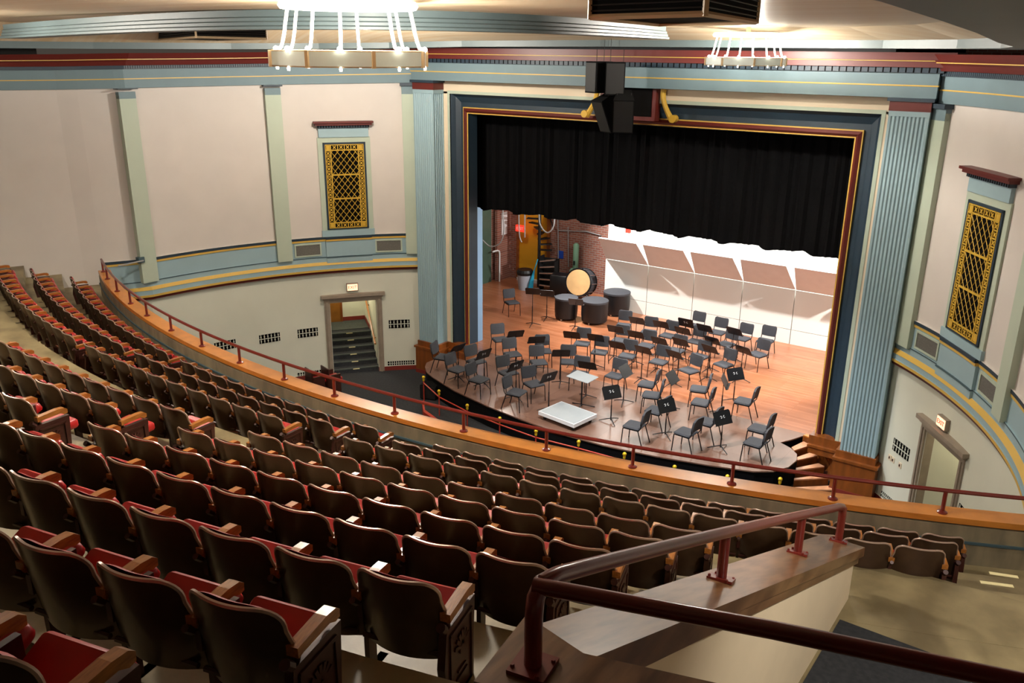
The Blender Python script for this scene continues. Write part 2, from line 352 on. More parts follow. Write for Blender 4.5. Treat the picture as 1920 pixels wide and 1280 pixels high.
# ---- lattice windows with cornice and apron panel
for k, s in enumerate((-1, 1)):
    a0, a1 = 50.5, 57.25; am = (a0+a1)/2; W_ = 2*WR*math.sin(R((a1-a0)/2)); z0, z1 = 3.90, 6.36
    cx, cy = wp(am, .0, s); rz = (R(am) if s < 0 else R(-am)) 
    root = bpy.data.objects.new('window_%d' % (k+1), None); COL.objects.link(root); root['kind'] = 'structure'
    root.location = (cx, cy, 0); root.rotation_euler = (0, 0, rz)      # local -y points into the room
    h = W_/2
    MB().bx(-h-.14, h+.14, -.07, .02, z0-.02, z1+.14).build('surround', 'mint', root)
    MB().bx(-h-.10, h+.10, -.10, .02, z1+.14, z1+.40).build('frieze_board', 'blue', root)
    c = MB(); c.m = 1; c.bx(-h-.12, h+.12, -.15, .02, z1+.40, z1+.47); c.m = 0; c.bx(-h-.19, h+.19, -.21, .02, z1+.47, z1+.53); c.bx(-h-.23, h+.23, -.26, .02, z1+.53, z1+.58)
    c.m = 2
    for i in range(20): x = -h-.1+i*(W_+.2)/19; c.bx(x-.012, x+.012, -.155, -.1, z1+.40, z1+.468)
    c.build('cornice', ['red', 'navy', 'cavity'], root)
    MB().bx(-h-.16, h+.16, -.10, .02, 3.70, z0-.02).build('sill_block', 'blue', root)
    c = MB()
    for (p, q, u, v) in ((-h, -h+.05, z0, z1), (h-.05, h, z0, z1), (-h, h, z1-.05, z1), (-h, h, z0, z0+.03)): c.bx(p, q, -.10, -.06, u, v)
    c.build('frame', 'navy', root)
    MB().bx(-h+.04, h-.04, -.085, -.068, z0+.03, z1-.04).build('backing', 'cavity', root)
    L = MB(); x0, x1, y0, y1 = -h+.055, h-.055, z0+.04, z1-.055
    def bar(x0, x1, u, v, t=-.105): L.bx(x0, x1, t, -.085, u, v)
    b = .022
    for (p, q, u, v) in ((x0, x0+b, y0, y1), (x1-b, x1, y0, y1), (x0, x1, y0, y0+b), (x0, x1, y1-b, y1)): bar(p, q, u, v)
    e = .17
    for (p, q, u, v) in ((x0+e-.03, x0+e, y0, y1), (x1-e, x1-e+.03, y0, y1), (x0, x1, y0+e-.03, y0+e), (x0, x1, y1-e, y1-e+.03)): bar(p, q, u, v)
    H = y1-y0-2*e
    for t in (1/3, 2/3): bar(x0+e, x1-e, y0+e+H*t-.02, y0+e+H*t+.02)
    # diagonals in each of three lights
    for t in range(3):
        u0 = y0+e+H*t/3; u1 = u0+H/3; gx0, gx1 = x0+e, x1-e; st = (gx1-gx0)/4.4
        for sg in (1, -1):
            kk = -8
            while kk < 16:
                # line x = gx0 + kk*st + sg*(z-u0)
                pts = []
                xs = gx0+kk*st*1.0
                za, zb = u0, u1; xa, xb = xs, xs+sg*(u1-u0)*.8
                def clip(xa, za, xb, zb):
                    if xa == xb: return None
                    ta = [(gx0-xa)/(xb-xa), (gx1-xa)/(xb-xa)]; lo, hi = max(0, min(ta)), min(1, max(ta))
                    if hi-lo < .03: return None
                    return xa+(xb-xa)*lo, za+(zb-za)*lo, xa+(xb-xa)*hi, za+(zb-za)*hi
                r_ = clip(xa, za, xb, zb)
                if r_: L.tube([(r_[0], -.095, r_[1]), (r_[2], -.095, r_[3])], .0085, 4, False)
                kk += 1
    # pierced border: little crosses and diamonds
    def flower(x, z, r):
        L.box((x, -.095, z), (r*2, .015, r*.35), (0, R(45), 0)); L.box((x, -.095, z), (r*2, .015, r*.35), (0, R(-45), 0)); L.box((x, -.095, z), (r*.8, .016, r*.8))
    for i in range(14):
        z = y0+e+H*(i+.5)/14
        for x in (x0+e/2-.005, x1-e/2+.005):
            flower(x, z, .058); L.bx(x-.07, x+.07, -.1, -.088, z+H/28-.012, z+H/28+.012)
    for i in range(4):
        x = x0+e+(x1-x0-2*e)*(i+.5)/4
        for z in (y0+e/2-.005, y1-e/2+.005):
            flower(x, z, .058); L.bx(x+(x1-x0-2*e)/8-.012, x+(x1-x0-2*e)/8+.012, -.1, -.088, z-.07, z+.07)
    for x in (x0+e/2, x1-e/2):
        for z in (y0+e/2, y1-e/2):
            L.bx(x-.05, x+.05, -.1, -.088, z-.055, z+.055)
    L.build('lattice', 'latt', root)
    # apron panel under the window, standing proud of the band
    A = [50.1+(57.7-50.1)*i/6 for i in range(7)]
    ap = MB()
    def aps(off, z0, z1, m):
        ap.m = m; ap.prism([wp(a, off, s) for a in A]+[wp(a, -.02, s) for a in A[::-1]], z0, z1)
    aps(.09, 2.93, 3.09, 0); aps(.11, 3.09, 3.115, 1); aps(.08, 3.115, 3.57, 0); aps(.10, 3.57, 3.63, 2); aps(.115, 3.63, 3.70, 3)
    struct(ap, 'trim_%d' % (23+k), ['blue', 'teal', 'gold', 'navy'])

# ---- door openings with stone surround and stair alcove behind
def alcove(s, k):
    am = 53.72; cx, cy = wp(am, 0, s); rz = R(am) if s < 0 else R(-am)
    root = bpy.data.objects.new('door_%d' % k, None); COL.objects.link(root); root['kind'] = 'structure'; root.location = (cx, cy, 0); root.rotation_euler = (0, 0, rz)
    hw = WR*math.sin(R(3.95)); ow = WR*math.sin(R(4.85)); sg = .03
    f = MB()
    for q in (-1, 1):
        f.bx(min(q*hw, q*ow), max(q*hw, q*ow), -.10+sg, .16, FLZ, 1.70); f.bx(min(q*(hw+.05), q*(ow-.05)), max(q*(hw+.05), q*(ow-.05)), -.13+sg, 0, FLZ, 1.72)
    f.bx(-ow, ow, -.10+sg, .16, 1.70, 1.80); f.bx(-ow-.03, ow+.03, -.14+sg, .1, 1.80, 1.86); f.bx(-ow-.09, ow+.09, -.2+sg, .1, 1.86, 1.95)
    f.build('stone_frame', 'stone', root)
    st = MB(); edge = MB()
    for i in range(6):
        z = FLZ+.145*(i+1); y = .04+.27*i
        st.m = 0; st.bx(-hw, hw, y, y+.35, FLZ, z); st.m = 1; st.bx(-hw, hw, y-.015, y+.05, z-.03, z+.004)
        edge.bx(-.10+.0*i, .10, y-.02, y+.0, z-.035, z-.005)
    st.bx(-hw-.05, hw+.05, .04+.27*5+.3, 2.75, FLZ, FLZ+.145*6)
    st.build('stairs', ['carpet', 'step'], root); edge.build('step_edge_marks', 'tape', root)
    w = MB(); w.m = 0
    w.bx(-hw-.1, -hw, .16, 2.75, FLZ, 2.7); w.bx(hw, hw+.1, .16, 2.75, FLZ, 2.7); w.bx(-hw-.1, hw+.1, 2.7, 2.8, FLZ, 2.7); w.bx(-hw-.1, hw+.1, .16, 2.8, 2.6, 2.7)
    w.m = 1; w.bx(-.05, hw, 2.68, 2.7, .27, .40); w.bx(hw-.02, hw, 1.6, 2.7, .27, .40)
    w.build('passage', ['cream', 'basered'], root)
    MB().bx(-hw, -.12, 2.63, 2.69, .27, 2.3).build('door_leaf', 'brown', root); MB().bx(-.12, -.04, 2.62, 2.69, .27, 2.4).build('door_jamb', 'wood', root)
    hr = MB(); hr.tube([(hw-.07, .1, .25), (hw-.07, .25, .30), (hw-.07, 1.75, 1.2), (hw-.07, 2.1, 1.22)], .03, 8)
    for y, z in ((.4, .39), (1.6, 1.11)): hr.box((hw-.035, y, z-.04), (.07, .03, .03))
    hr.build('handrail', 'arm', root, smooth=True)
    return root
alcove(-1, 1); alcove(1, 2)
for s in (-1, 1):
    am = 53.7; x, y = wp(am, -1.7, s); lamp('passage_light', 'POINT', (x, y, 2.35), 26, (1, .88, .68), .15)

# ---- stage floor, apron, stage house
arc = [(-5.95, -.95), (-5.75, -1.25), (-5.42, -1.55), (-5.0, -1.75), (-3.92, -2.14), (-2.52, -2.45), (-1.28, -2.62), (0, -2.72), (1.13, -2.66), (2.4, -2.42), (3.58, -2.1), (4.5, -1.78), (4.85, -1.5), (5.05, -1.1), (5.08, -.65), (4.98, -.33), (4.75, -.1), (4.45, .05), (4.60, .35), (4.76, .74)]
mb = MB(); mb.prism([(-5.95, -.1)]+arc+[(5.1, .74), (5.1, -.02), (5.1, .1), (5.1, .9), (-5.95, .9)][3:], -.03, 0)
stagefloor = struct(mb, 'floor_apron', 'apron')
struct(MB().bx(-10.4, 8.2, .9, 8.9, -.03, 0.0), 'floor_stage', 'stagefloor')
# wear edge seams of the apron sheets lie in the skirt object
sk = MB()
for i in range(len(arc)-1):
    (x0, y0), (x1, y1) = arc[i], arc[i+1]
    sk.add([(x0, y0+.03, -.03), (x1, y1+.03, -.03), (x1, y1+.03, FLZ), (x0, y0+.03, FLZ)], [(0, 1, 2, 3)])
sk.build('stage_skirt', 'black', label='black cloth skirt around the curved stage front', category='stage skirt')
mb = MB(); mb.bx(-10.4, 8.2, 8.8, 8.9, -.02, 9); mb.bx(-10.4, -10.25, 3.0, 8.9, -.02, 9)
struct(mb, 'wall_back', 'brick')
mb = MB(); mb.bx(8.1, 8.2, .3, 8.9, -.02, 9); mb.bx(-10.4, 8.2, .3, 8.9, 8.6, 8.7); struct(mb, 'ceiling_stage', 'blackpaint')
# ---- balcony: platforms, parapet, cross aisle, vomitory
CY = 12.5
def pol(r, th): return (r*math.sin(R(th)), CY-r*math.cos(R(th)))
def sector(mb, r0, r1, t0, t1, z0, z1, n=None):
    n = n or max(2, int(abs(t1-t0)/1.2)); T = [t0+(t1-t0)*i/n for i in range(n+1)]
    poly = [pol(r0, t) for t in T]+[pol(r1, t) for t in T[::-1]]
    return mb.prism(poly, z0, z1)
def tlim(r, x): return math.degrees(math.asin(x/r))
ROWS = {1: (23.80, 3.84), 2: (24.58, 4.20), 3: (25.30, 4.50), 4: (26.86, 5.22), 5: (27.60, 5.53), 6: (28.40, 5.87), 7: (29.20, 6.21), 8: (30.05, 6.57), 9: (30.87, 6.92), 10: (31.7, 7.27)}
HS = .70
mb = MB(); prev = 23.1
plats = [(23.0, ROWS[1][0]+.12, ROWS[1][1]-HS), (ROWS[1][0]+.12, ROWS[2][0]+.12, ROWS[2][1]-HS), (ROWS[2][0]+.12, ROWS[3][0]+.14, ROWS[3][1]-HS), (ROWS[3][0]+.14, 26.15, 4.19)]
for r0, r1, z in plats: sector(mb, r0, r1, -27.5, 28 if z < 4.1 else 29, z-.5, z)
prev = 26.15
for k in range(4, 11):
    r, z = ROWS[k]; r1 = r+.12 if k < 10 else 32.4
    sector(mb, prev, r1, -25.5, tlim(r1, 8.6), z-HS-.5, z-HS); prev = r1
mb.bx(8.6, 14, -23, -18.4, 6.4, 7.1); sector(mb, 32.4, 38, -22, 13.0, 6.4, 6.84)
# aisle half steps
for k in range(4, 10):
    r, z = ROWS[k]; z2 = ROWS[k+1][1]
    for t0, t1 in ((5.5, 6.45), (16.35 if k < 9 else 15.5, tlim(r+.12, 8.5))):
        sector(mb, r-.16, r+.12, t0, t1, z-HS-.01, z-HS+(z2-z)/2, 2)
mb.prism([(8.62, -11.0), (8.62, -17), (12.6, -17), (12.6, -10.6)], 3.7, 4.188)
struct(mb, 'floor_balcony', 'conc')
struct(MB().bx(8.83, 12.6, -16.3, -12.12, 4.188, 4.196), 'floor_passage', 'carpet')
mb = MB(); mb.m = 0
sector(mb, 22.93, 23.13, -24.6, 26.2, 2.2, 3.64, 44); mb.m = 1; sector(mb, 23.13, 23.15, -24.6, 26, 3.42, 3.45, 44)
struct(mb, 'wall_balcony', ['para', 'teal'])
mb = MB(); sector(mb, 22.86, 23.13, -24.7, 26.2, 3.665, 3.74, 50); struct(mb, 'trim_30', 'capwood')
# vomitory walls
zc = lambda x, y: 4.72+(-11.76-y)*.40
mb = MB(); mb.prism([(8.56, -11.76), (8.80, -11.76), (8.80, -16.7), (8.58, -16.7)], 3.9, lambda x, y: zc(x, y)-.06)
mb.prism([(8.62, -16.55), (12.6, -15.36), (12.6, -15.66), (8.62, -16.85)], 4.9, 6.62)
struct(mb, 'wall_vomitory', 'whitewall')
mb = MB(); mb.prism([(8.49, -11.70), (8.86, -11.70), (8.83, -16.56), (8.52, -16.50)], lambda x, y: zc(x, y)-.07, lambda x, y: zc(x, y)+.02)
mb.prism([(8.52, -16.50), (8.83, -16.56), (12.6, -15.36), (12.6, -15.74), (8.59, -16.93)], 6.62, 6.70)
mb.prism([(8.80, -11.74), (8.83, -11.74), (8.83, -16.75), (8.80, -16.78)], lambda x, y: zc(x, y)-.15, lambda x, y: zc(x, y)-.06)
struct(mb, 'trim_31', 'capdark')

# ---- rear and enclosing walls far behind the camera
mb = MB(); mb.bx(-14, 14, -24.2, -24, -1, 12); mb.bx(-14.2, -14, -24, -7, -1, 12); mb.bx(14, 14.2, -24, -7, -1, 12); struct(mb, 'wall_rear', 'rear')

# ---- ceiling
CZ = 9.30
mb = MB(); mb.m = 0
mb.add([(-14, -24.2, CZ), (14, -24.2, CZ), (14, .3, CZ), (-14, .3, CZ), (-14, -24.2, CZ+.3), (14, -24.2, CZ+.3), (14, .3, CZ+.3), (-14, .3, CZ+.3)], [(0, 1, 2, 3), (4, 5, 6, 7)])
# outer border: flat soffit above the cornice, blue-grey riser, tan cove
rim = [(9.95, -20.5), (9.83, -17.5), (9.75, -16.66), (9.6, -15.2), (9.23, -12), (8.85, -8.2), (8.3, -5.0), (7.4, -3.0), (6.0, -1.9), (4, -1.45), (0, -1.3)]
rim = rim+[(-x*1.02, y) for x, y in rim[:-1][::-1]]
def rz_(x): return -.15*min(1, max(0, (-x-3)/6))
outer = []
for x, y in rim:
    k = 1.0
    outer.append((max(-14, min(14, x*1.75)), .3 if y > -3.5 else y))
outer = [(14, -20.5), (14, -17.5), (14, -16.66), (14, -15), (14, -12), (14, -8.2), (14, -4), (14, .3), (9, .3), (4, .3), (0, .3)]
outer = outer+[(-x, y) for x, y in outer[:-1][::-1]]
N = len(rim)
lay = []
lay.append([(x, y, 8.95+rz_(x)) for x, y in outer]); lay.append([(x, y, 8.95+rz_(x)) for x, y in rim])
lay.append([(x*1.0, y, 9.09+rz_(x)) for x, y in rim]); lay.append([(x*.93, -10+(y+10)*.9, CZ-.002) for x, y in rim])
for i in range(3):
    mb.m = (1, 1, 0)[i]; mb.grid([lay[i], lay[i+1]])
o = struct(mb, 'ceiling', ['tanceil', 'ceilblue'])
# moulded beam ring in the ceiling
BZ = 9.08
BZf = lambda x: BZ-.11*max(0, (300-x)/300)
near = [onz(*q, BZf(q[0])) for q in ((0, 72), (50, 68.8), (112, 65.3), (150, 63.5), (200, 61), (300, 56.5), (380, 53), (440, 51.2), (550, 50), (700, 51), (800, 52.3), (870, 54), (940, 56.5), (1000, 60), (1060, 62.5), (1100, 64.5), (1200, 69.5), (1255, 73.5))]
seg = [near[0]]
for p, q in zip(near[:-1], near[1:]):
    n_ = max(1, int((q-p).length/.35)); seg += [p+(q-p)*(k+1)/n_ for k in range(n_)]
for _ in range(60): seg = [seg[0]]+[(seg[i-1]+seg[i]*2+seg[i+1])/4 for i in range(1, len(seg)-1)]+[seg[-1]]
near = seg; path = [(p.x, p.y) for p in near]
prof = [(0, 0, 0), (0, .03, 0), (-.03, .045, 0), (-.03, .08, 0), (-.05, .095, 0), (-.05, .13, 0), (-.075, .145, 0), (-.075, .22, 0)]
def offs(path, d):
    out = []
    for i, p in enumerate(path):
        a = Vector(path[max(0, i-1)]); b = Vector(path[min(len(path)-1, i+1)]); t = (b-a).normalized(); nrm = Vector((t.y, -t.x)); out.append((p[0]+nrm.x*d, p[1]+nrm.y*d))
    return out
mb = MB(); rows = []
for off, dz, m in [(-.4, .22, 0), (-.4, 0, 0)]+prof:
    rows.append([(x, y, near[i].z+dz) for i, (x, y) in enumerate(offs(path, off))])
mb.grid(rows); struct(mb, 'trim_32', 'ceilblue', smooth=True)

# ================================================================== THINGS
def black_vent(px, zb, name, label, cat_h=.30, depth=.5):
    P = [onz(*q, zb) for q in px]; a, b, c = P          # outer corner, nearest corner, other corner
    d = a+(c-b)
    t = thing(name, label, 'ceiling vent', tuple(b), 0, 'dark ceiling vents')
    L = [p-b for p in (a, b, c, d)]
    g = MB(); g.prism([(p.x, p.y) for p in L], .02, cat_h); g.build('grille', 'cavity', t)
    f = MB()
    for i in range(4):
        p, q = L[i], L[(i+1) % 4]; v = (q-p).normalized(); w = .035
        f.tube([p+Vector((0, 0, .012)), q+Vector((0, 0, .012))], .018, 4); f.tube([p, p+Vector((0, 0, cat_h))], .02, 4)
    f.build('frame', 'ventframe', t)
    lo = MB()
    for i in range(2):
        p, q = L[i], L[i+1]; nrm = Vector((q-p).yx.to_3d()); nrm = Vector(((q-p).y, -(q-p).x, 0)).normalized()*.004
        cen = (L[0]+L[2])/2
        if nrm.dot(p-cen) < 0: nrm = -nrm
        for j in range(7): z = Vector((0, 0, .05+j*.035)); lo.tube([p+z+nrm, q+z+nrm], .005, 4)
    lo.build('louvre', 'blackpaint', t)
black_vent([(1106, 36), (1322, 30), (1418, 45)], 9.07, 'ceiling_vent', 'large black louvred ceiling vent with tan frame at top of the photo, nearest')
black_vent([(283, 76), (368, 71), (500, 74)], 9.0, 'ceiling_vent', 'far black louvred ceiling vent with tan frame left of the big chandelier')

# ---- chandeliers
def chandelier():
    t = thing('chandelier', '', 'chandelier', (0, 0, 0), 0, 'ring chandeliers')
    rr = .74; N = 8
    def rp(k, r=rr, ph=.28): a = 2*math.pi*k/N+ph; return (r*math.cos(a), r*math.sin(a))
    for k in range(N):
        (x0, y0), (x1, y1) = rp(k), rp(k+1); (u0, v0), (u1, v1) = rp(k, rr-.03), rp(k+1, rr-.03)
        g = MB().prism([(x0, y0), (x1, y1), (u1, v1), (u0, v0)], -.058, .062); g.build('glass_panel', 'glass', t)
    c = MB()
    for k in range(N): x, y = rp(k, rr+.004); c.box((x, y, 0), (.03, .03, .145), (0, 0, 2*math.pi*k/N+.28))
    for z in (-.062, .066):
        c.tube([rp(k, rr-.01)+(z,) for k in range(N+1)], .009, 5, False)
    c.build('ring_frame', 'ventframe', t)
    for k in range(N):
        a = 2*math.pi*(k+.5)/N+.28; pts = []
        for r, z in ((.70, .07), (.64, .10), (.62, .16), (.60, .24), (.59, .30), (.56, .44)): pts.append((r*math.cos(a), r*math.sin(a), z))
        am_ = MB().tube(pts, .016, 6).build('arm', 'armglow', t, smooth=True)
        MB().ball((.69*math.cos(a), .69*math.sin(a), .085), .024, 6).build('bulb', 'bulb', am_, smooth=True)
        MB().lathe([(.012, -.02), (.016, 0), (.008, .02)], (.69*math.cos(a), .69*math.sin(a), -.08), 6).build('finial', 'armglow', t)
    MB().lathe([(.62, .43), (.64, .46), (.62, .50), (.2, .51)], (0, 0, 0), 24).build('ceiling_canopy', 'armglow', t, smooth=True)  # canopy is no lamp, its glow is put into the material
    MB().tube([(0, 0, .5), (0, 0, .62)], .04, 8).build('stem', 'ventframe', t)
    return t
ch = chandelier()
for i, ((x, y), lab) in enumerate(zip(CHAND_AND_FILL[:3], ('big glowing glass ring chandelier nearest the camera, hanging left of centre', 'small glowing glass ring chandelier hanging over the stage front, at the right',
        'glass ring chandelier over the left balcony'))):
    if i == 0: ch.location = (x, y, 8.78); ch['label'] = lab
    else: dup(ch, (x, y, 8.70 if i == 1 else 8.78), .3*i, lab)
for q, l, m_ in (((1362, 46), 'left of two small bright recessed lights beside the large ceiling vent', 'bulb'), ((1383, 45), 'right of two small bright recessed lights beside the large ceiling vent', 'bulb'), ((1260, 45), 'unlit recessed ceiling light below the large ceiling vent', 'ventframe')):
    p = onz(*q, CZ-.012); t = thing('recessed_light', l, 'ceiling light', p, 0, 'recessed ceiling lights'); MB().lathe([(.05, 0), (.055, .015)], (0, 0, 0), 12).build('lens', m_, t); MB().tube([(.07*math.cos(k*.524), .07*math.sin(k*.524), .006) for k in range(13)], .012, 5).build('trim_ring', 'ventframe', t)

# ---- theater seats
def seat_meshes():
    H, Wd, zb = .80, .214, .33
    def backpt(u, z, off):      # rear face
        rr = .085; hw = Wd if z < H-rr else Wd-rr+math.sqrt(max(0, rr*rr-(z-H+rr)**2))
        k_ = min(1, max(0, (z-.58)/.12)); hw = hw+.020*(1-k_*k_*(3-2*k_))
        return Vector((u*hw, (H-z)*.17+.062*u*u*(hw/Wd)**2+off, z))
    Z = [zb, .40, .52, .58, .61, .64, .67, .70,  H-.085, H-.08, H-.06, H-.045, H-.03, H-.015, H-.004, H]
    U = [-1+i/6 for i in range(13)]
    t = thing('theater_seat', '', 'theater seat')
    s = MB(); s.grid([[backpt(u, z, 0) for u in U] for z in Z]); 
    s.grid([[backpt(u, z, .016) for u in U] for z in Z])
    s.build('back_shell', 'shell', t, smooth=True)
    c = MB(); c.grid([[backpt(u*.94, z, .018+.045*(1-abs(u)**4)*min(1, (z-.25)*5)*min(1, (H+.006-z)*30+.25)) for u in U] for z in [.31, .42, .54, .64, .70, .74, .76, .78, H-.004]])
    c.build('back_cushion', 'vinyl', t, smooth=True)
    rimp = [backpt(-1, z, .008) for z in (.50, .55, .59, .62, .65, .69)]+[backpt(-1, z, .008) for z in Z[8:]]+[backpt(u, H, .008) for u in U[1:-1]]+[backpt(1, z, .008) for z in Z[8:][::-1]]+[backpt(1, z, .008) for z in (.69, .65, .62, .59, .55, .50)]
    MB().tube(rimp, .010, 6).build('rim', 'rim', t, smooth=True)
    ang = R(27); q = MB(); q.rbox((0, .145+.17*math.cos(ang), .35+.17*math.sin(ang)), (.40, .32, .08), .03, (ang, 0, 0)); q.build('seat_cushion', 'vinyl', t, smooth=True)
    hb = MB(); hb.tube([(-.22, .11, .37), (.22, .11, .37)], .014, 6); hb.build('hinge_bar', 'panel', t)
    return t
def arm_mesh(x):
    m = MB(); pts = [(-.055, .0), (.20, .012), (.30, .012), (.345, .004), (.36, -.02), (.355, -.05)]
    w = .027; vs = []
    prof = [(.105, .555), (.105, .60), (.30, .612), (.365, .606), (.392, .585), (.39, .55), (.36, .545), (.32, .565), (.14, .56)]
    n = len(prof); vs = [(x-w, y-.02, z+.028) for y, z in prof]+[(x+w, y-.02, z+.028) for y, z in prof]
    m.add(vs, [tuple(range(n)), tuple(range(2*n-1, n-1, -1))]+[(i, (i+1) % n, n+(i+1) % n, n+i) for i in range(n)])
    return m
def std_mesh(x):
    m = MB(); m.box((x, .19, .28), (.028, .07, .56), (0, 0, 0)); m.box((x, .23, .50), (.03, .24, .1)); m.box((x, .2, .015), (.05, .24, .03)); m.tube([(x, .09, .56), (x, .05, .60)], .018, 6)
    return m
def end_mesh(x, sgn):
    m = MB(); m.m = 0
    poly = [(.07, 0), (.34, 0), (.36, .2), (.385, .55), (.06, .55), (.03, .35)]
    n = len(poly); vs = [(x-.02, y, z) for y, z in poly]+[(x+.02, y, z) for y, z in poly]
    m.add(vs, [tuple(range(n)), tuple(range(2*n-1, n-1, -1))]+[(i, (i+1) % n, n+(i+1) % n, n+i) for i in range(n)])
    xo = x+sgn*.021
    for (y0, y1, z0, z1) in ((.09, .34, .49, .51), (.09, .33, .06, .08), (.085, .105, .06, .5), (.325, .345, .06, .5)): m.bx(xo-.008, xo+.008, y0, y1, z0, z1)
    for k in range(7):
        a = R(20+k*23); m.box((xo, .215+.05*math.cos(a), .36+.06*math.sin(a)), (.016, .02, .07), (R(90)+a+0, 0, 0))
    m.lathe([(.03, -.008), (.026, .008)], (xo, .215, .35), 10, Matrix.Rotation(R(90), 3, 'Y'))
    m.box((xo, .215, .2), (.014, .13, .012)); m.box((xo, .215, .24), (.014, .09, .012)); m.tube([(x, .07, .55), (x, .035, .585)], .024, 8)
    return m
half = .2375
proto = seat_meshes()
T_ = {}
T_['armR'] = arm_mesh(half).build('armrest', 'arm', proto, smooth=False)
T_['std'] = std_mesh(half).build('standard', 'panel', proto)
T_['armL'] = arm_mesh(-half).build('armrest', 'arm', proto); T_['endR'] = end_mesh(half, 1).build('end_panel', 'panel', proto); T_['endL'] = end_mesh(-half, -1).build('end_panel', 'panel', proto)
lowcush = MB().rbox((0, .30, .40), (.41, .40, .085), .03, (R(4), 0, 0)); lowdata = lowcush.build('seat_cushion', 'vinyl', proto, smooth=True)
for c in proto.children:
    for v in c.data.vertices: v.co.z = max(0, v.co.z-.10)
base_parts = [c for c in proto.children if c.name.split('.')[0] in ('back_shell', 'back_cushion', 'rim', 'seat_cushion', 'hinge_bar') and c is not lowdata]
SECT = [(1, -23.15, -7.1, 14, 'left'), (1, -6.0, 5.44, 10, 'middle'), (1, 7.62, 23.4, 14, 'right'),
        (2, -22.35, -6.85, 14, 'left'), (2, -5.9, 5.16, 10, 'middle'), (2, 7.4, 22.68, 14, 'right'),
        (3, -22.0, -6.9, 14, 'left'), (3, -6.02, 4.8, 10, 'middle'), (3, 6.98, 21.95, 14, 'right'),
        (4, -4.74, 5.38, 10, 'middle'), (4, 7.22, 17.25, 10, 'right'), (5, -.72, 5.2, 6, 'middle'), (5, 6.98, 16.8, 10, 'right'),
        (6, 3.25, 5.2, 2, 'middle'), (6, 6.76, 16.33, 10, 'right'), (7, 6.62, 15.95, 10, 'right'), (8, 9.1, 15.45, 7, 'right'), (9, 11.46, 14.99, 4, 'right'), (10, 12.05, 14.62, 3, 'right')]
rowname = {1: 'front row by the parapet', 2: 'second row from the parapet', 3: 'third row from the parapet', 4: 'first row above the cross aisle', 5: 'second row above the cross aisle',
           6: 'third row above the cross aisle', 7: 'fourth row above the cross aisle', 8: 'fifth row above the cross aisle', 9: 'sixth row above the cross aisle', 10: 'nearest row at the bottom edge'}
LOWERED = {(6, 'middle', 1), (5, 'middle', 5)}
for row, t0, t1, cnt, blk in SECT:
    r, z = ROWS[row]; st = (t1-t0)/cnt
    for i in range(cnt):
        t = t0+(i+.5)*st; x, y = pol(r, t)
        side = 'aisle end' if True else ''
        from_r = cnt-i
        lab = 'red theater seat, %s from right end of %s block, %s' % (words(from_r-1), blk, rowname[row])
        o = thing('theater_seat', lab, 'theater seat', (x, y, z-HS), R(t), 'balcony theater seats')
        last = i == cnt-1; first = i == 0 and not (row in (5, 6, 4) and blk == 'middle') and row < 8
        use = [c for c in base_parts]+[T_['armR']]+([T_['endR']] if last else [T_['std']])
        if first: use += [T_['armL'], T_['endL']]
        for c in use:
            if (row, blk, i) in LOWERED and c.name.startswith('seat_cushion'): c = lowdata
            d = c.copy(); COL.objects.link(d); d.parent = o
for c in list(proto.children): bpy.data.objects.remove(c)
bpy.data.objects.remove(proto)

# ---- balcony rail
t = thing('balcony_railing', 'long red pipe railing on short posts along the curved orange wooden parapet cap', 'railing', pol(23.03, 0)+(3.74,))
loc = Vector(t.location)
TH = [-24.2, -22.27, -19.2, -16.27, -13.57, -10.45, -7.33, -4.2, -1.15, 1.77, 4.79, 7.82, 11.02, 14.02, 17.17, 20.15, 23.2]
MB().tube([Vector(pol(23.03, -24.4+50.2*i/60)+(4.03,))-loc for i in range(61)], .026, 8).build('rail', 'railred', t, smooth=True)
for a in TH:
    p = Vector(pol(23.03, a)+(3.74,))-loc
    m = MB(); m.tube([p, p+Vector((0, 0, .28))], .024, 8); m.lathe([(.06, 0), (.06, .012), (.03, .03)], p, 10); m.build('post', 'railred', t, smooth=True)
# ---- vomitory rail
t = thing('aisle_railing', 'thick red pipe railing bolted on sloping brown wall cap in the foreground', 'railing', (8.68, -16.8, 6.785)); loc = Vector(t.location)
pts = [(8.66, -11.84, 4.76), (8.66, -11.84, 5.05), (8.655, -11.87, 5.13), (8.65, -11.98, 5.18)]
for i in range(9): y = -12.2-3.95*i/8; pts.append((8.645+.055*(i/8)**2, y, zc(0, y)+.365))
pts += [(8.707, -16.40, 6.94), (8.712, -16.58, 7.01), (8.715, -16.68, 7.035), (8.72, -16.73, 7.0), (8.72, -16.74, 6.93), (8.72, -16.74, 6.70)]
MB().tube([Vector(p)-loc for p in pts], .034, 10).build('sloping_rail', 'railred', t, smooth=True)
MB().tube([Vector(p)-loc for p in [(8.70, -16.715, 7.035), (9.5, -16.475, 7.06), (12.4, -15.6, 7.06)]], .031, 10).build('level_rail', 'railred', t, smooth=True)
for x, y, z in ((8.72, -16.74, 6.70), (8.63, -14.6, None), (8.63, -13.0, None), (8.66, -11.84, None)):
    z = z or zc(x, y)+.02; h = .21 if y < -16 else .34
    m = MB(); p = Vector((x, y, z))-loc
    if y > -16: m.tube([p, p+Vector((0, 0, h))], .032, 10)
    m.box(p+Vector((0, 0, .008)), (.15, .15, .016), (R(0) if y < -16 else R(-21.8), 0, R(10)))
    for q in ((.055, .055), (-.055, .055), (.055, -.055), (-.055, -.055)): m.lathe([(.010, .014), (.008, .026)], p+Vector((q[0], q[1], -q[1]*(.4 if y > -16 else 0))), 6)
    m.build('post', 'railred', t, smooth=True)
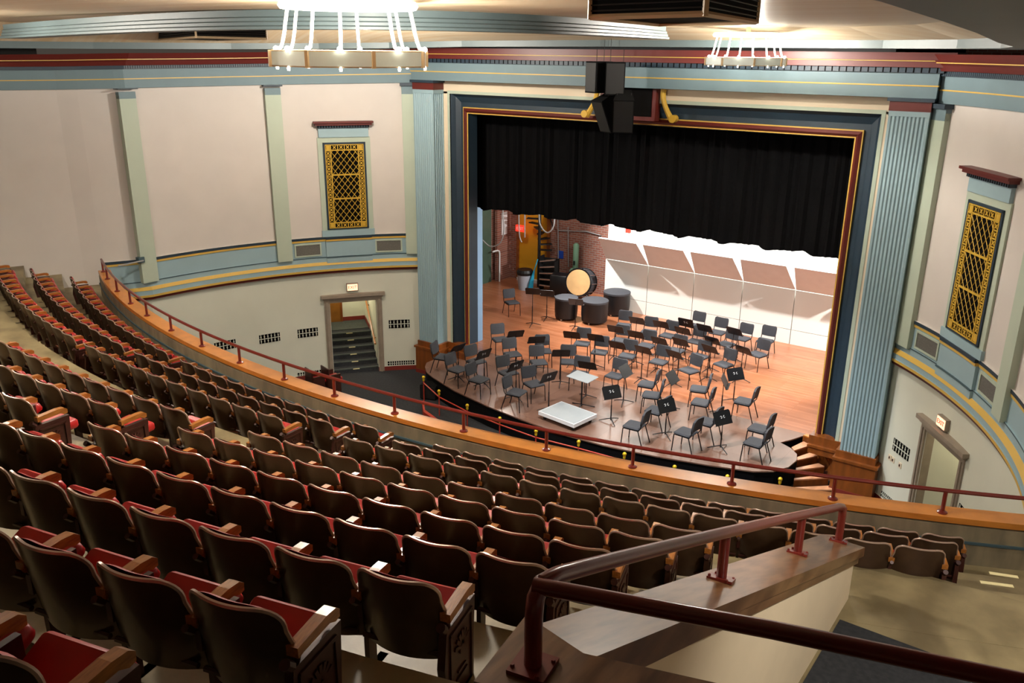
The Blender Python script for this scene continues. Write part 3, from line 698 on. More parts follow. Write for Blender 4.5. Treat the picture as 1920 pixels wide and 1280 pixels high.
# ---- tape strips on the cross aisle floor
for q, l in ((((1876, 1075), (1907, 1082)), 'pale tape strip on the floor beside the end of row three, farther from camera'), (((1838, 1091), (1900, 1098)), 'pale tape strip on the floor beside the end of row three, nearer the camera')):
    pass
for (qa, qb, l) in (((1855, 1074), (1909, 1082), 'upper of two pale tape strips on the balcony floor at right'), ((1838, 1091), (1900, 1099), 'lower of two pale tape strips on the balcony floor at right')):
    a, b = onz(*qa, 4.191), onz(*qb, 4.191); d = (b-a); m = MB(); m.box((0, 0, .002), (d.length, .045, .004), (0, 0, math.atan2(d.y, d.x)))
    o = m.build('floor_tape', 'tape', label=l, category='tape strip', group='tape strips'); o.location = (a+b)/2

# ---- pit rail with brass finials
t = thing('pit_railing', 'thin red rail with brass ball finials around the black stage front', 'railing', (0, -3.2, FLZ)); loc = Vector(t.location)
kn = [onz(*q, .12) for q in ((794, 707), (823, 733), (876, 760), (937, 784), (1005, 808), (1085, 828), (1171, 851), (1265, 875), (1364, 893), (1463, 898))]
MB().tube([p-loc-Vector((0, 0, .17)) for p in kn], .018, 6).build('rail', 'pitred', t, smooth=True)
for p in kn:
    q = p-loc; b = Vector((q.x, q.y, 0)); m = MB().tube([b, q-Vector((0, 0, .1))], .017, 6); po = m.build('post', 'pitred', t)
    f = MB().ball(q, .048, 8); f.lathe([(.03, -.11), (.034, -.06), (.022, -.04)], q, 8); f.build('finial', 'brass', po, smooth=True)
# low red curved barrier in the pit, in front of the rail
cb = MB(); C0 = [onz(*q, -.3) for q in ((794, 750), (797, 768), (822, 786), (870, 806), (940, 828), (1010, 846))]
rows = [[(p.x, p.y, FLZ) for p in C0], [(p.x, p.y, -.3) for p in C0], [(p.x+.05, p.y-.12, -.3) for p in C0], [(p.x+.05, p.y-.12, FLZ) for p in C0]]
cb.grid(rows); cb.build('pit_barrier', 'pitred', label='low curved red barrier on the carpet below the stage front', category='barrier')

# ---- a few main floor seats seen beyond the parapet
for i, q in enumerate(((578, 717), (608, 713))):
    p = onz(*q, -.2); o = thing('theater_seat', ['red main floor theater seat below the left door, left of two', 'red main floor theater seat below the left door, right of two'][i], 'theater seat', (p.x, p.y, FLZ), R(-15), 'main floor seats')
    b = MB().rbox((0, .04, .52), (.46, .05, .56), .02); b.build('backrest', 'panel', o); MB().rbox((0, .28, .42), (.42, .42, .09), .03).build('seat_cushion', 'vinyl', o)
    MB().bx(-.25, -.2, .05, .4, 0, .6).build('standard', 'panel', o); MB().bx(.2, .25, .05, .4, 0, .6).build('standard', 'panel', o)

# ---- valance
t = MB(); n = 180; random.seed(2)
def vy(x): return 1.0+.045*math.sin(x*17)+.03*math.sin(x*41+1)
xs = [-6.4+12.8*i/n for i in range(n+1)]
rows = []
for z in (None, 4.9, 5.6, 6.6, 8.4): rows.append([(x, vy(x), (4.42+.035*math.sin(x*5.1)+.02*math.sin(x*11)) if z is None else z) for x in xs])
t.grid(rows); t.grid([[(x, y+.03, z) for x, y, z in r] for r in rows])
t.build('stage_valance', 'black', smooth=True, label='wide black pleated curtain valance hanging across the top half of the stage opening', category='curtain')
for s, l in ((-1, 'pale blue side flat standing just inside the left edge of the stage opening'), (1, 'pale blue side flat standing inside the right edge of the stage opening')):
    m = MB().bx(min(s*5.93, s*6.5), max(s*5.93, s*6.5), 1.2, 1.75, 0, 4.6); m.build('side_flat', 'tormentor', label=l, category='stage flat')
    
# ---- acoustic shell
SX = [-4.76, -3.04, -1.31, .40, 2.12, 3.86, 5.6]; SY = 7.43
pn = ['leftmost', 'second from left', 'third from left', 'fourth from left', 'fifth from left', 'rightmost, behind the frame']
for i in range(6):
    a, b = SX[i], SX[i+1]; g = .012
    t = thing('shell_panel', 'white acoustic shell panel with tilted tan upper leaf, %s' % pn[i], 'acoustic panel', ((a+b)/2, SY, 0), 0, 'acoustic shell panels'); h = (b-a)/2-g
    MB().bx(-h, h, 0, .05, .0, .47).build('kick_panel', 'shellw', t); MB().bx(-h, h, 0, .05, .485, 1.78).build('lower_leaf', 'shellw', t)
    m = MB(); y1, z1 = -.75, 2.68
    m.add([(-h, 0, 1.80), (h, 0, 1.80), (h-.13, y1, z1), (-h+.10, y1, z1), (-h, .04, 1.83), (h, .04, 1.83), (h-.13, y1+.04, z1+.03), (-h+.10, y1+.04, z1+.03)], [(0, 1, 2, 3), (4, 5, 6, 7), (0, 1, 5, 4), (1, 2, 6, 5), (2, 3, 7, 6), (3, 0, 4, 7)])
    m.build('tilted_leaf', 'shelltan', t)
struct(MB().bx(-4.80, 8.1, 7.62, 7.7, 0, 6), 'wall_shell', 'shellw')

# ---- backstage left corner
def simple(mb, name, m, label, cat, **k): return mb.build(name, m, label=label, category=cat, **k)
struct(MB().bx(-10.1, -9.98, 7.9, 8.8, 0, 7), 'wall_pier', 'brick')
t = thing('stage_door', 'tall green double stage door in the brick wall far left', 'door', (-10.22, 6.9, 0))
MB().bx(-.02, .06, -1.0, .08, 0, 2.95).build('door_leaf', 'greendoor', t); lf = MB().bx(-.02, .06, .1, .85, 0, 2.95).build('door_leaf', 'greendoor', t); MB().bx(.06, .1, .14, .2, 1.0, 1.15).build('handle', 'chrome', lf)
m = MB().bx(-9.96, -9.94, 8.15, 8.5, 1.85, 2.75); simple(m, 'notice_sheet', 'paper', 'white notice sheets on the brick pier beside the green door', 'notice')
t = thing('rear_opening', 'yellow doorway behind the black spiral stair', 'doorway', (-8.9, 8.78, 0)); MB().bx(-.6, .75, -.03, 0, 0, 3.0).build('yellow_wall', 'yellow', t)
f = MB(); f.bx(-.72, -.6, -.08, .0, 0, 3.1); f.bx(.75, .87, -.08, .0, 0, 3.1); f.build('frame', 'wood', t); MB().bx(-.6, .7, -.2, -.02, 0, .12).build('threshold', 'paper', t)
t = thing('spiral_stair', 'black iron spiral stair in front of the yellow doorway', 'staircase', (-8.2, 8.25, 0))
MB().tube([(0, 0, 0), (0, 0, 5.5)], .06, 8).build('centre_pole', 'blackpaint', t)
for i in range(20):
    a = R(i*30+20); MB().box((.25*math.cos(a), .25*math.sin(a), 1.5+i*.2), (.5, .2, .04), (0, 0, a)).build('tread', 'blackpaint', t)
MB().tube([(.5*math.cos(R(i*15+20)), .5*math.sin(R(i*15+20)), 2.3+i*.1) for i in range(40)], .025, 6).build('handrail', 'blackpaint', t)
p = ony(976, 428, 8.3); t = thing('exit_sign', 'red lit exit sign hanging over the backstage doorway', 'sign', p); MB().bx(-.2, .2, -.05, .05, -.12, .12).build('box', 'exitred', t)
def smooth(P, n=6):
    out = []; N = len(P)
    for i in range(N-1):
        p0, p1, p2, p3 = P[max(0, i-1)], P[i], P[i+1], P[min(N-1, i+2)]
        for k in range(n):
            t = k/n; out.append(.5*((2*p1)+(p2-p0)*t+(2*p0-5*p1+4*p2-p3)*t*t+(3*p1-p0-3*p2+p3)*t**3))
    return out+[P[-1]]
def text(body, size, m, parent, loc, rot, name='lettering'):
    c = bpy.data.curves.new(name, 'FONT'); c.body = body; c.size = size; c.align_x = 'CENTER'; c.align_y = 'CENTER'; c.extrude = .003
    o = bpy.data.objects.new(name, c); COL.objects.link(o); o.data.materials.append(M[m]); o.parent = parent; o.location = loc; o.rotation_euler = rot
    dg = bpy.context.evaluated_depsgraph_get(); me = bpy.data.meshes.new_from_object(o.evaluated_get(dg)); bpy.data.objects.remove(o)
    o = bpy.data.objects.new(name, me); COL.objects.link(o); o.parent = parent; o.location = loc; o.rotation_euler = rot
    return o
text('EXIT', .16, 'paper', t, (0, -.053, 0), (R(90), 0, 0))
p = onz(981, 543, 0); t = thing('trash_can', 'grey trash can with black liner beside the blue mop', 'trash can', (p.x, p.y+.1, 0))
MB().lathe([(.24, 0), (.30, .62), (.30, .66)], (0, 0, 0), 18).build('bin', 'grey', t, smooth=True); MB().lathe([(.31, .6), (.33, .70), (.29, .80), (.2, .78)], (0, 0, 0), 18).build('liner', 'drumcover', t)
p = onz(995, 546, 0); t = thing('dust_mop', 'bright blue dust mop leaning upside down beside the trash can', 'mop', (p.x, p.y, 0)); MB().tube([(-.03, 0, 0), (.0, .04, .35), (.06, .12, .8)], [.11, .09, .03], 8).build('mop_head', 'mop', t); MB().tube([(.05, .11, .75), (.14, .24, 1.25)], .022, 6).build('handle', 'mop', t)
p = onz(1026, 545, 0); t = thing('stand_rack', 'black rolling rack with pale horizontal bars by the brick wall', 'rack', (p.x, p.y+.1, 0), R(8))
fr = MB(); fr.bx(-.34, -.3, -.2, .2, 0, 1.35); fr.bx(.3, .34, -.2, .2, 0, 1.2); fr.bx(-.34, .34, .15, .2, .1, 1.25); fr.build('frame', 'blackpaint', t)
for i in range(5): MB().box((0, -.16, .22+.25*i), (.64, .1, .05), (0, R(-3*i), 0)).build('bar', 'chrome', t)
p = onz(1050, 556, 0); t = thing('equipment_case', 'tall black equipment case between the rack and bass drum', 'case', (p.x, p.y+.05, 0), R(15)); MB().rbox((0, 0, .47), (.75, .6, .80), .08).build('case_body', 'drumcover', t, smooth=True)
for x in (-.28, .28): MB().lathe([(.05, -.02), (.05, .02)], (x, -.2, .05), 8, Matrix.Rotation(R(90), 3, 'X')).build('wheel', 'blackpaint', t)
p = ony(1095, 527, 7.6); t = thing('bass_drum', 'large concert bass drum with tan head on a chrome stand', 'bass drum', (p.x, p.y-.2, 0)); cz = p.z
rotm = Matrix.Rotation(R(-62), 3, 'Z') @ Matrix.Rotation(R(84), 3, 'Y')
rotm = Vector((.12, -.97, .2)).to_track_quat('Z', 'Y').to_matrix()
MB().lathe([(.50, -.28), (.50, .26)], (0, 0, cz), 28, rotm).build('shell', 'chairpad', t, smooth=True)
MB().lathe([(.47, .25), (.47, .275), (.1, .28)], (0, 0, cz), 28, rotm).build('drum_head', 'drumskin', t, smooth=True)
for zz in (.26, -.27): MB().tube([Vector((0, 0, cz))+rotm @ Vector((.51*math.cos(2*math.pi*k/28), .51*math.sin(2*math.pi*k/28), zz)) for k in range(29)], .025, 6).build('hoop', 'chairmetal', t, smooth=True)
for k in range(10):
    a = 2*math.pi*k/10; MB().tube([Vector((0, 0, cz))+rotm @ Vector((.525*math.cos(a), .525*math.sin(a), z)) for z in (-.25, .25)], .012, 5).build('tension_rod', 'chrome', t)
m = MB()
for q in ((-.35, -.2), (.35, -.25), (-.3, .25), (.35, .2)): m.tube([(q[0], q[1], 0), (q[0]*.5, q[1]*.6, .3), (q[0]*.9, q[1]*.7, cz-.45)], .022, 6)
m.tube([(-.35, -.2, .08), (.35, -.25, .08)], .02, 6); m.build('stand', 'chrome', t, smooth=True)
p = ony(1083, 460, 8.7); t = thing('instrument_case', 'tall pale green instrument case leaning on the brick wall behind the bass drum', 'case', (p.x, 8.55, 0)); top = p.z+.1
MB().rbox((0, 0, .45), (.42, .3, .9), .12).build('case_body', 'greencase', t, smooth=True); MB().rbox((0, .05, (.85+top)/2), (.22, .2, top-.85), .09).build('case_neck', 'greencase', t, smooth=True); MB().box((.0, -.06, top-.75), (.06, .03, .16)).build('latch', 'blackpaint', t)
p = ony(1051, 477, 8.78); simple(MB().box((p.x, 8.78, p.z), (.26, .02, .3)), 'wall_sign', 'bluesign', 'small blue sign on the red brick wall', 'sign')
for i, (pts, l) in enumerate((([(943, 398), (945, 430), (938, 455), (920, 462), (905, 450)], 'hanging grey cable loop in front of the green door'), ([(973, 402), (974, 440), (978, 454)], 'left of two straight cables hanging by the red exit sign'), ([(984, 402), (984, 445)], 'right of two straight cables hanging by the red exit sign'),
        ([(1011, 405), (1015, 425), (1026, 436), (1036, 428), (1040, 408)], 'thick grey cable hanging in a loop above the spiral stair'))):
    P = [ony(*q, 6.6) for q in pts]; P = [P[0]+Vector((0, 0, 1.5))]+P+([P[-1]+Vector((0, 0, 1.5))] if i == 3 else []); simple(MB().tube(smooth(P), .026, 6), 'hanging_cable', 'cable', l, 'cable', smooth=True, group='hanging stage cables')
m = MB(); 
for q in (((1046, 410), (1047, 480), (1046, 500)), ((1046, 432), (1100, 434), (1126, 441)), ((1065, 425), (1066, 500))): m.tube([ony(*k, 8.75) for k in q], .02, 6)
simple(m, 'wall_conduit', 'cable', 'grey electrical conduit running over the brick wall', 'conduit')
t = thing('white_handrail', 'white pipe handrail beside the green stage door', 'handrail', (-9.9, 7.7, 0)); MB().tube([(0, .25, 0), (0, .25, 1.15), (0, .22, 1.25), (0, .1, 1.3), (0, -.2, 1.3)], .035, 8).build('pipe', 'paper', t, smooth=True)

# ---- covered timpani
for i, (q, rr, h, l) in enumerate((((1061, 597), .40, .78, 'covered black timpani, leftmost of three'), ((1114, 604), .46, .80, 'covered black timpani in front, middle of three'), ((1155, 588), .47, .82, 'covered black timpani, rightmost and farthest of three'))):
    p = onz(*q, 0); t = thing('timpani', l, 'timpani', (p.x, p.y, 0), 0, 'covered timpani')
    MB().lathe([(rr*.95, .08), (rr, .3), (rr*1.0, h-.05)], (0, 0, 0), 22).build('cover_skirt', 'drumcover', t, smooth=True)
    MB().lathe([(rr*1.02, h-.06), (rr*1.02, h), (rr*.9, h+.02), (.05, h+.03)], (0, 0, 0), 22).build('cover_lid', 'chairpad', t, smooth=True)
    for k in range(3): a = R(120*k+30); MB().lathe([(.04, 0), (.045, .05), (.02, .09)], (rr*.75*math.cos(a), rr*.75*math.sin(a), 0), 8).build('caster', 'chrome', t)

# ---- podium and conductor stand
P4 = [onz(*q, .22) for q in ((1012, 771), (1048, 752), (1117, 773), (1081, 797))]; c = sum(P4, Vector())/4; rzp = math.atan2((P4[3]-P4[0]).y, (P4[3]-P4[0]).x)
lx = ((P4[3]-P4[0]).length+(P4[2]-P4[1]).length)/2; ly = ((P4[1]-P4[0]).length+(P4[2]-P4[3]).length)/2
t = thing('conductor_podium', 'low square conductor podium with grey top and white edges', 'podium', (c.x, c.y, 0), rzp)
MB().bx(-lx/2, lx/2, -ly/2, ly/2, .12, .215).build('edge_frame', 'paper', t); MB().bx(-lx/2+.03, lx/2-.03, -ly/2+.03, ly/2-.03, .215, .222).build('top', 'podium', t)
for x in (-1, 1):
    for y in (-1, 1): MB().bx(x*(lx/2-.12)-.03, x*(lx/2-.12)+.03, y*(ly/2-.12)-.03, y*(ly/2-.12)+.03, 0, .12).build('leg', 'chairmetal', t)
FOC = Vector((c.x, c.y, 0))

# ---- orchestra chairs
def chair():
    t = thing('orchestra_chair', '', 'chair')
    # local: seat centre at origin, sitter faces -y
    MB().rbox((0, -.01, .455), (.46, .44, .06), .06).build('seat', 'chairpad', t, smooth=True)
    b = MB(); rows = []
    for off in (0, .045):
        g = []
        for z in (.56, .60, .70, .80, .85, .875):
            hw = {.56: .2, .60: .22, .70: .225, .80: .225, .85: .215, .875: .18}[z]
            g.append([Vector((u*hw, .215+(z-.5)*.16+off-.03*(1-u*u), z)) for u in (-1, -.6, 0, .6, 1)])
        b.grid(g); rows.append(g)
    A, B_ = rows
    edge = lambda g: [r[0] for r in g]+g[-1][1:-1]+[r[-1] for r in g[::-1]]+g[0][1:-1][::-1]
    ea, eb = edge(A), edge(B_); n = len(ea); b.add(ea+eb, [(i, (i+1) % n, n+(i+1) % n, n+i) for i in range(n)])
    b.build('backrest', 'chairpad', t, smooth=True)
    for s in (-1, 1):
        MB().tube([(s*.215, -.20, .43), (s*.225, -.23, 0)], .013, 6).build('leg', 'chairmetal', t)
        MB().tube([(s*.215, .18, .43), (s*.225, .32, 0)], .013, 6).build('leg', 'chairmetal', t)
        MB().tube([(s*.215, -.20, .425), (s*.215, .19, .425), (s*.215, .24, .50), (s*.205, .29, .84)], .013, 6).build('side_frame', 'chairmetal', t)
    return t
def chair_list():
    g = []
    back = [(1169, 608), (1216, 620), (1252, 627), (1303, 609), (1345, 621), (1391, 632), (1435, 637)]
    second = [(1162, 636), (1211, 646), (1267, 655), (1304, 638), (1362, 643), (1420, 662)]
    third = [(1091, 642), (1124, 658), (1176, 665), (1235, 676), (1311, 666), (1357, 681)]
    fourth = [(1065, 676), (1086, 698), (1153, 702), (1292, 692)]
    vl = [(938, 634), (961, 662), (1019, 656), (1010, 677)]
    fl = [(831, 667), (858, 690), (893, 675), (898, 709), (953, 696), (968, 733), (1001, 717)]
    ri = [(1214, 718), (1222, 738), (1230, 767), (1311, 727), (1315, 752), (1396, 750)]
    rf = [(1190, 795), (1326, 788), (1287, 808), (1424, 801), (1417, 827)]
    for nm, L in (('chair row along the white shell', back), ('second chair row from the shell', second), ('third chair row from the shell', third), ('fourth chair row from the shell', fourth),
                  ('four chairs behind the left violins', vl), ('chairs along the left stage front', fl), ('chairs right of the conductor podium', ri), ('chairs along the right stage front', rf)):
        for i, q in enumerate(L): g.append((q, '%s from left in the %s' % (words(i), nm)))
    g.append(((960, 565), 'lone one standing far back by the left side flat'))
    return g
cp = chair(); firstc = True
TURN = {(831, 667): 25, (960, 565): 15, (1435, 637): 10}
for q, l in chair_list():
    p = onz(*q, .485); d = FOC-p; a = math.atan2(d.y, d.x)+R(90)
    if q[0] > 1180 and q[1] > 710: a = math.atan2(-.05 if q[1] > 740 else -.35, -1)+R(90)+R(random.uniform(-8, 8))
    elif q[1] < 700 and q[0] > 1080: a = math.atan2(d.y, d.x*.75)+R(90)+R(random.uniform(-5, 5))
    a += R(TURN.get(q, 0)); lab = 'black padded orchestra chair, '+l
    if firstc: cp.location = (p.x, p.y, 0); cp.rotation_euler = (0, 0, a); cp['label'] = lab; cp['group'] = 'orchestra chairs'; firstc = False
    else: dup(cp, (p.x, p.y, 0), a, lab, 'orchestra chairs')

# ---- music stands
def stand(tilt, emblem, H_=.93):
    t = thing('music_stand', '', 'music stand'); e = R(tilt)
    k_ = H_/1.08
    # back of the desk faces -y
    Rm = Matrix.Rotation(e, 3, 'X'); cz = H_
    def P(x, y, z): return Rm @ Vector((x, y, z))+Vector((0, 0, cz))
    d = MB(); pts = [(-.25, -.16), (.25, -.16), (.25, .13), (.22, .17), (-.22, .17), (-.25, .13)]; n = len(pts)
    d.add([P(x, -.004, z) for x, z in pts]+[P(x, .004, z) for x, z in pts], [tuple(range(n)), tuple(range(2*n-1, n-1, -1))]+[(i, (i+1) % n, n+(i+1) % n, n+i) for i in range(n)])
    d.add([P(-.25, 0, -.16), P(.25, 0, -.16), P(.25, .06, -.16), P(-.25, .06, -.16), P(-.25, 0, -.168), P(.25, 0, -.168), P(.25, .06, -.168), P(-.25, .06, -.168)], [(0, 1, 2, 3), (4, 5, 6, 7), (0, 1, 5, 4), (1, 2, 6, 5), (2, 3, 7, 6), (3, 0, 4, 7)])
    d.build('desk', 'stand', t)
    m = MB()
    for s in (-1, 1):
        m.tube([P(s*.045+.02*math.cos(R(a)), -.006, .02+.028*math.sin(R(a))) for a in range(60 if s > 0 else -120, 341 if s > 0 else 161, 40)], .006, 4)
    if emblem: m.build('emblem', 'paper', t)
    MB().tube([(0, -.02, .05), (0, -.02, .62*k_)], .016, 8).build('lower_tube', 'stand', t); MB().tube([(0, -.02, .6*k_), (0, -.02, H_-.01)], .010, 8).build('upper_tube', 'stand', t)
    for k in range(3): a = R(120*k+20); MB().tube([(0, -.02, .10), (.1*math.cos(a), .1*math.sin(a)-.02, .075), (.30*math.cos(a), .30*math.sin(a)-.02, .012)], [.014, .014, .01], 6).build('leg', 'stand', t)
    return t
def stand_list():
    L = [('back left of the stage by the timpani', [(999, 546), (1026, 550), (1080, 566)]),
     ('left violin section', [(858, 653), (907, 664), (967, 626), (1006, 637), (967, 686), (1029, 707)]),
     ('middle of the stage left of centre', [(1052, 662), (1072, 628), (1101, 685), (1117, 633), (1154, 617), (1157, 647)]),
     ('woodwind rows before the white shell', [(1194, 601), (1192, 627), (1206, 656), (1239, 608), (1236, 639), (1264, 664), (1276, 641), (1286, 605), (1280, 620), (1321, 615), (1331, 654), (1335, 638), (1377, 621), (1394, 656)]),
     ('string section right of the podium', [(1147, 735), (1173, 695), (1261, 707), (1359, 714), (1379, 701)]),
     ('right stage front', [(1250, 760), (1355, 783)])]
    return [(q, '%s from left in the %s' % (words(i), nm)) for nm, l in L for i, q in enumerate(l)]
SA = {(1147, 735): 24, (1250, 760): 26, (1355, 783): 28, (1379, 701): 20, (1173, 695): -125, (1261, 707): -125, (1359, 714): -110}
sp = [stand(36, False), stand(26, True), stand(-30, True, .80), stand(36, False, 1.2)]; used = [True]*4; SH = [.93, .93, .80, 1.2]
LIT = {(1147, 735), (1250, 760), (1355, 783), (1379, 701)}
EMB = {(1147, 735), (1250, 760), (1355, 783), (1379, 701), (1286, 605), (907, 664), (967, 686), (1029, 707), (1359, 714)}
for q, l in stand_list():
    k = 3 if q == (999, 546) else 2 if q in LIT else 1 if q in EMB else 0
    p = onz(*q, SH[k]); d = FOC-p; a = math.atan2(d.y, d.x)+R(90)
    if p.y > 1: a = math.atan2(d.y, d.x*.6)+R(90)
    if q in SA: a = YAW+R(SA[q])
    lab = 'black music stand, '+l
    s_ = sp[k]
    if used[k]: s_.location = (p.x, p.y, 0); s_.rotation_euler = (0, 0, a); s_['label'] = lab; s_['group'] = 'music stands'; used[k] = False
    else: dup(s_, (p.x, p.y, 0), a, lab, 'music stands')
b = onz(1092, 762, 0); p = onz(1092, 706, .87)
t = thing('conductor_stand', 'large flat grey conductor music stand in front of the podium', 'music stand', (p.x, p.y, 0), R(-8))
MB().rbox((0, 0, .87), (.72, .46, .02), .02, (R(6), 0, 0)).build('desk', 'podium', t); MB().tube([(0, 0, .05), (0, 0, .87)], .022, 8).build('tube', 'stand', t)
for k in range(3): a = R(120*k+50); MB().tube([(0, 0, .10), (.36*math.cos(a), .36*math.sin(a), .012)], .014, 6).build('leg', 'stand', t)

# ---- loudspeakers and cartouche
def spk(c4, zb, zt, lab, Y, tilt=0, wd=.46, dp=.5, rz=0):
    xl = ony(c4[0], (c4[2]+c4[3])/2, Y); xr = ony(c4[1], (c4[2]+c4[3])/2, Y); top = ony((c4[0]+c4[1])/2, c4[2], Y).z; bot = ony((c4[0]+c4[1])/2, c4[3], Y).z
    w = (xr.x-xl.x)*.82; h = top-bot; cx = (xl.x+xr.x)/2
    t = thing('loudspeaker', lab, 'loudspeaker', (cx, Y, bot), rz, 'hanging loudspeaker cluster'); 
    m = MB(); m.m = 0; hh = h; pr = [(-w/2, -dp/2), (w/2, -dp/2), (w*.32, dp/2), (-w*.32, dp/2)]
    m.prism(pr, 0, hh); 
    if tilt: m.v = [tuple(Euler((tilt, 0, 0)).to_matrix() @ (Vector(v)-Vector((0, 0, hh)))+Vector((0, 0, hh))) for v in m.v]
    m.build('cabinet', 'speaker', t)
    g = MB(); g.bx(-w/2+.02, w/2-.02, -dp/2-.012, -dp/2-.001, .03, hh-.03)
    if tilt: g.v = [tuple(Euler((tilt, 0, 0)).to_matrix() @ (Vector(v)-Vector((0, 0, hh)))+Vector((0, 0, hh))) for v in g.v]
    g.build('front_grille', 'blackpaint', t)
    c = MB()
    for x in (-w/3, w/3): c.tube([(x, 0, hh-.01), (x, 0, hh+.04)], .008, 5) if tilt else c.tube([(x, 0, hh-.01), (x, 0, CZ-bot)], .006, 5)
    c.build('hanging_cable', 'blackpaint', t)
spk((1107, 1142, 115, 174), 0, 0, 'upper left black loudspeaker of the hanging cluster', -1.3, 0, rz=R(-22))
spk((1136, 1175, 116, 178), 0, 0, 'upper right black loudspeaker of the hanging cluster', -1.35, 0, rz=R(24))
spk((1114, 1150, 180, 246), 0, 0, 'lower left tilted black loudspeaker of the hanging cluster', -1.25, R(24), rz=R(-22))
spk((1148, 1190, 178, 248), 0, 0, 'lower right tilted black loudspeaker of the hanging cluster', -1.55, R(24), rz=R(28))
t = thing('stage_cartouche', 'dark red framed shield with gold scrolls over the stage opening, behind the loudspeakers', 'ornament', (0, -.05, 7.65))
tl, tr, bl, brr = ony(1128, 156, -.2), ony(1232, 161, -.2), ony(1135, 222, -.2), ony(1238, 216, -.2); lc = Vector(t.location)
cxm = (tl.x+tr.x)/2; hw = (tr.x-tl.x)/2; zt_, zb_ = tl.z, bl.z
m = MB(); m.prism([(cxm-hw, -.22), (cxm+hw, -.22), (cxm+hw, .02), (cxm-hw, .02)], zb_, zt_); m.v = [tuple(Vector(v)-lc) for v in m.v]; m.build('red_frame', 'red', t)
m = MB(); m.prism([(cxm-hw+.1, -.235), (cxm+hw-.1, -.235), (cxm+hw-.1, -.2), (cxm-hw+.1, -.2)], zb_+.1, zt_-.08); m.v = [tuple(Vector(v)-lc) for v in m.v]; m.build('dark_field', 'cavity', t)
for s in (-1, 1):
    pts = []
    for k in range(9): u = k/8; pts.append(Vector((cxm+s*(hw+.08+.34*u**1.7+.10*(1-u)**4), -.15, zt_-.02-(zt_-zb_-.05)*u))-lc)
    m = MB(); m.tube(pts, [.07, .07, .065, .06, .06, .06, .065, .07, .08], 8); e = pts[-1]; m.lathe([(.09, -.08), (.09, .08)], e+Vector((s*.03, 0, .05)), 14, Matrix.Rotation(R(90), 3, 'X')); m.lathe([(.08, -.07), (.08, .07)], pts[0]+Vector((s*.03, 0, -.0)), 14, Matrix.Rotation(R(90), 3, 'X'))
    m.build('scroll', 'latt', t, smooth=True)

# ---- wall vents, exit signs, switches
def onwall_thing(name, label, cat, px, side, group=None):
    p = onwall(*px); a = math.degrees(math.atan2(abs(p.x), p.y-WC))
    rz = R(a) if side < 0 else R(-a)
    x, y = wp(a, 0, side); return thing(name, label, cat, (x, y, p.z), rz, group), a, p.z
def wvent(px0, px1, side, label, slots, off=.0, kind='slots'):
    p, q = onwall(*px0), onwall(*px1); a0 = math.atan2(abs(p.x), p.y-WC); a1 = math.atan2(abs(q.x), q.y-WC); w = abs(a1-a0)*WR; zc_ = (p.z+q.z)/2; h = abs(p.z-q.z)
    h0 = h if kind != 'slots' else None
    return (math.degrees((a0+a1)/2), w, zc_)
def grid_vent(pl, pr, hz, side, label, nx, two=True, off=0):
    p, q = onwall(*pl), onwall(*pr); a0 = math.atan2(abs(p.x), p.y-WC); a1 = math.atan2(abs(q.x), q.y-WC); w = abs(a1-a0)*WR; z = (p.z+q.z)/2; a = math.degrees((a0+a1)/2)
    x, y = wp(a, off, side); t = thing('wall_vent', label, 'wall vent', (x, y, z), R(a) if side < 0 else R(-a), 'pierced wall vents')
    MB().bx(-w/2, w/2, -.012, .02, -hz/2, hz/2).build('opening', 'cavity', t)
    g = MB(); sw = w/nx
    for i in range(nx):
        cx = -w/2+sw*(i+.5)
        if two:
            g.box((cx, -.016, 0), (sw*.16, .01, hz*.98))
            g.box((cx-sw*.36, -.016, 0), (sw*.2, .012, hz*.9)) if False else None
            for zz in (-hz/4, hz/4): g.lathe([(sw*.2, -.006), (sw*.2, .006)], (cx, -.014, zz), 8, Matrix.Rotation(R(90), 3, 'X'))
        else: g.box((cx+sw*.5, -.016, 0), (sw*.34, .012, hz)) if i < nx-1 else None
    g.box((0, -.016, 0), (w, .01, hz*.07)); g.build('grille', 'cream', t)
LBL = 'black pierced vent in the cream wall, '
for pl, pr, hz, l, nx in (((402, 650), (442, 645), .26, 'leftmost of the left wall row', 6), ((486, 635), (525, 632), .26, 'second of the left wall row', 6), ((558, 625), (596, 622), .26, 'just left of the left door', 6), ((729, 608), (768, 606), .26, 'just right of the left door', 6)):
    grid_vent(pl, pr, hz, -1, LBL+l, nx)
grid_vent((558, 702), (607, 697), .13, -1, LBL+'low slotted one left of the left door', 11, False); grid_vent((727, 681), (777, 679), .13, -1, LBL+'low slotted one right of the left door', 12, False)
grid_vent((1675, 832), (1705, 853), .28, 1, LBL+'upper one beside the right door', 6); grid_vent((1652, 927), (1684, 948), .13, 1, LBL+'low slotted one beside the right door', 11, False); grid_vent((1797, 957), (1812, 969), .26, 1, LBL+'partly hidden by the rail at far right', 3)
def mesh_vent(a0, a1, side, label):
    a = (a0+a1)/2; w = R(a1-a0)*WR; x, y = wp(a, .02, side); t = thing('band_grille', label, 'wall grille', (x, y, 3.345), R(a) if side < 0 else R(-a), 'steel grilles in the blue band')
    MB().bx(-w/2, w/2, -.02, .03, -.15, .15).build('mesh', 'grille', t)
    f = MB(); f.bx(-w/2-.04, w/2+.04, -.035, 0, .15, .19); f.bx(-w/2-.04, w/2+.04, -.035, 0, -.19, -.15); f.bx(-w/2-.04, -w/2, -.035, 0, -.15, .15); f.bx(w/2, w/2+.04, -.035, 0, -.15, .15); f.build('frame', 'mint', t)
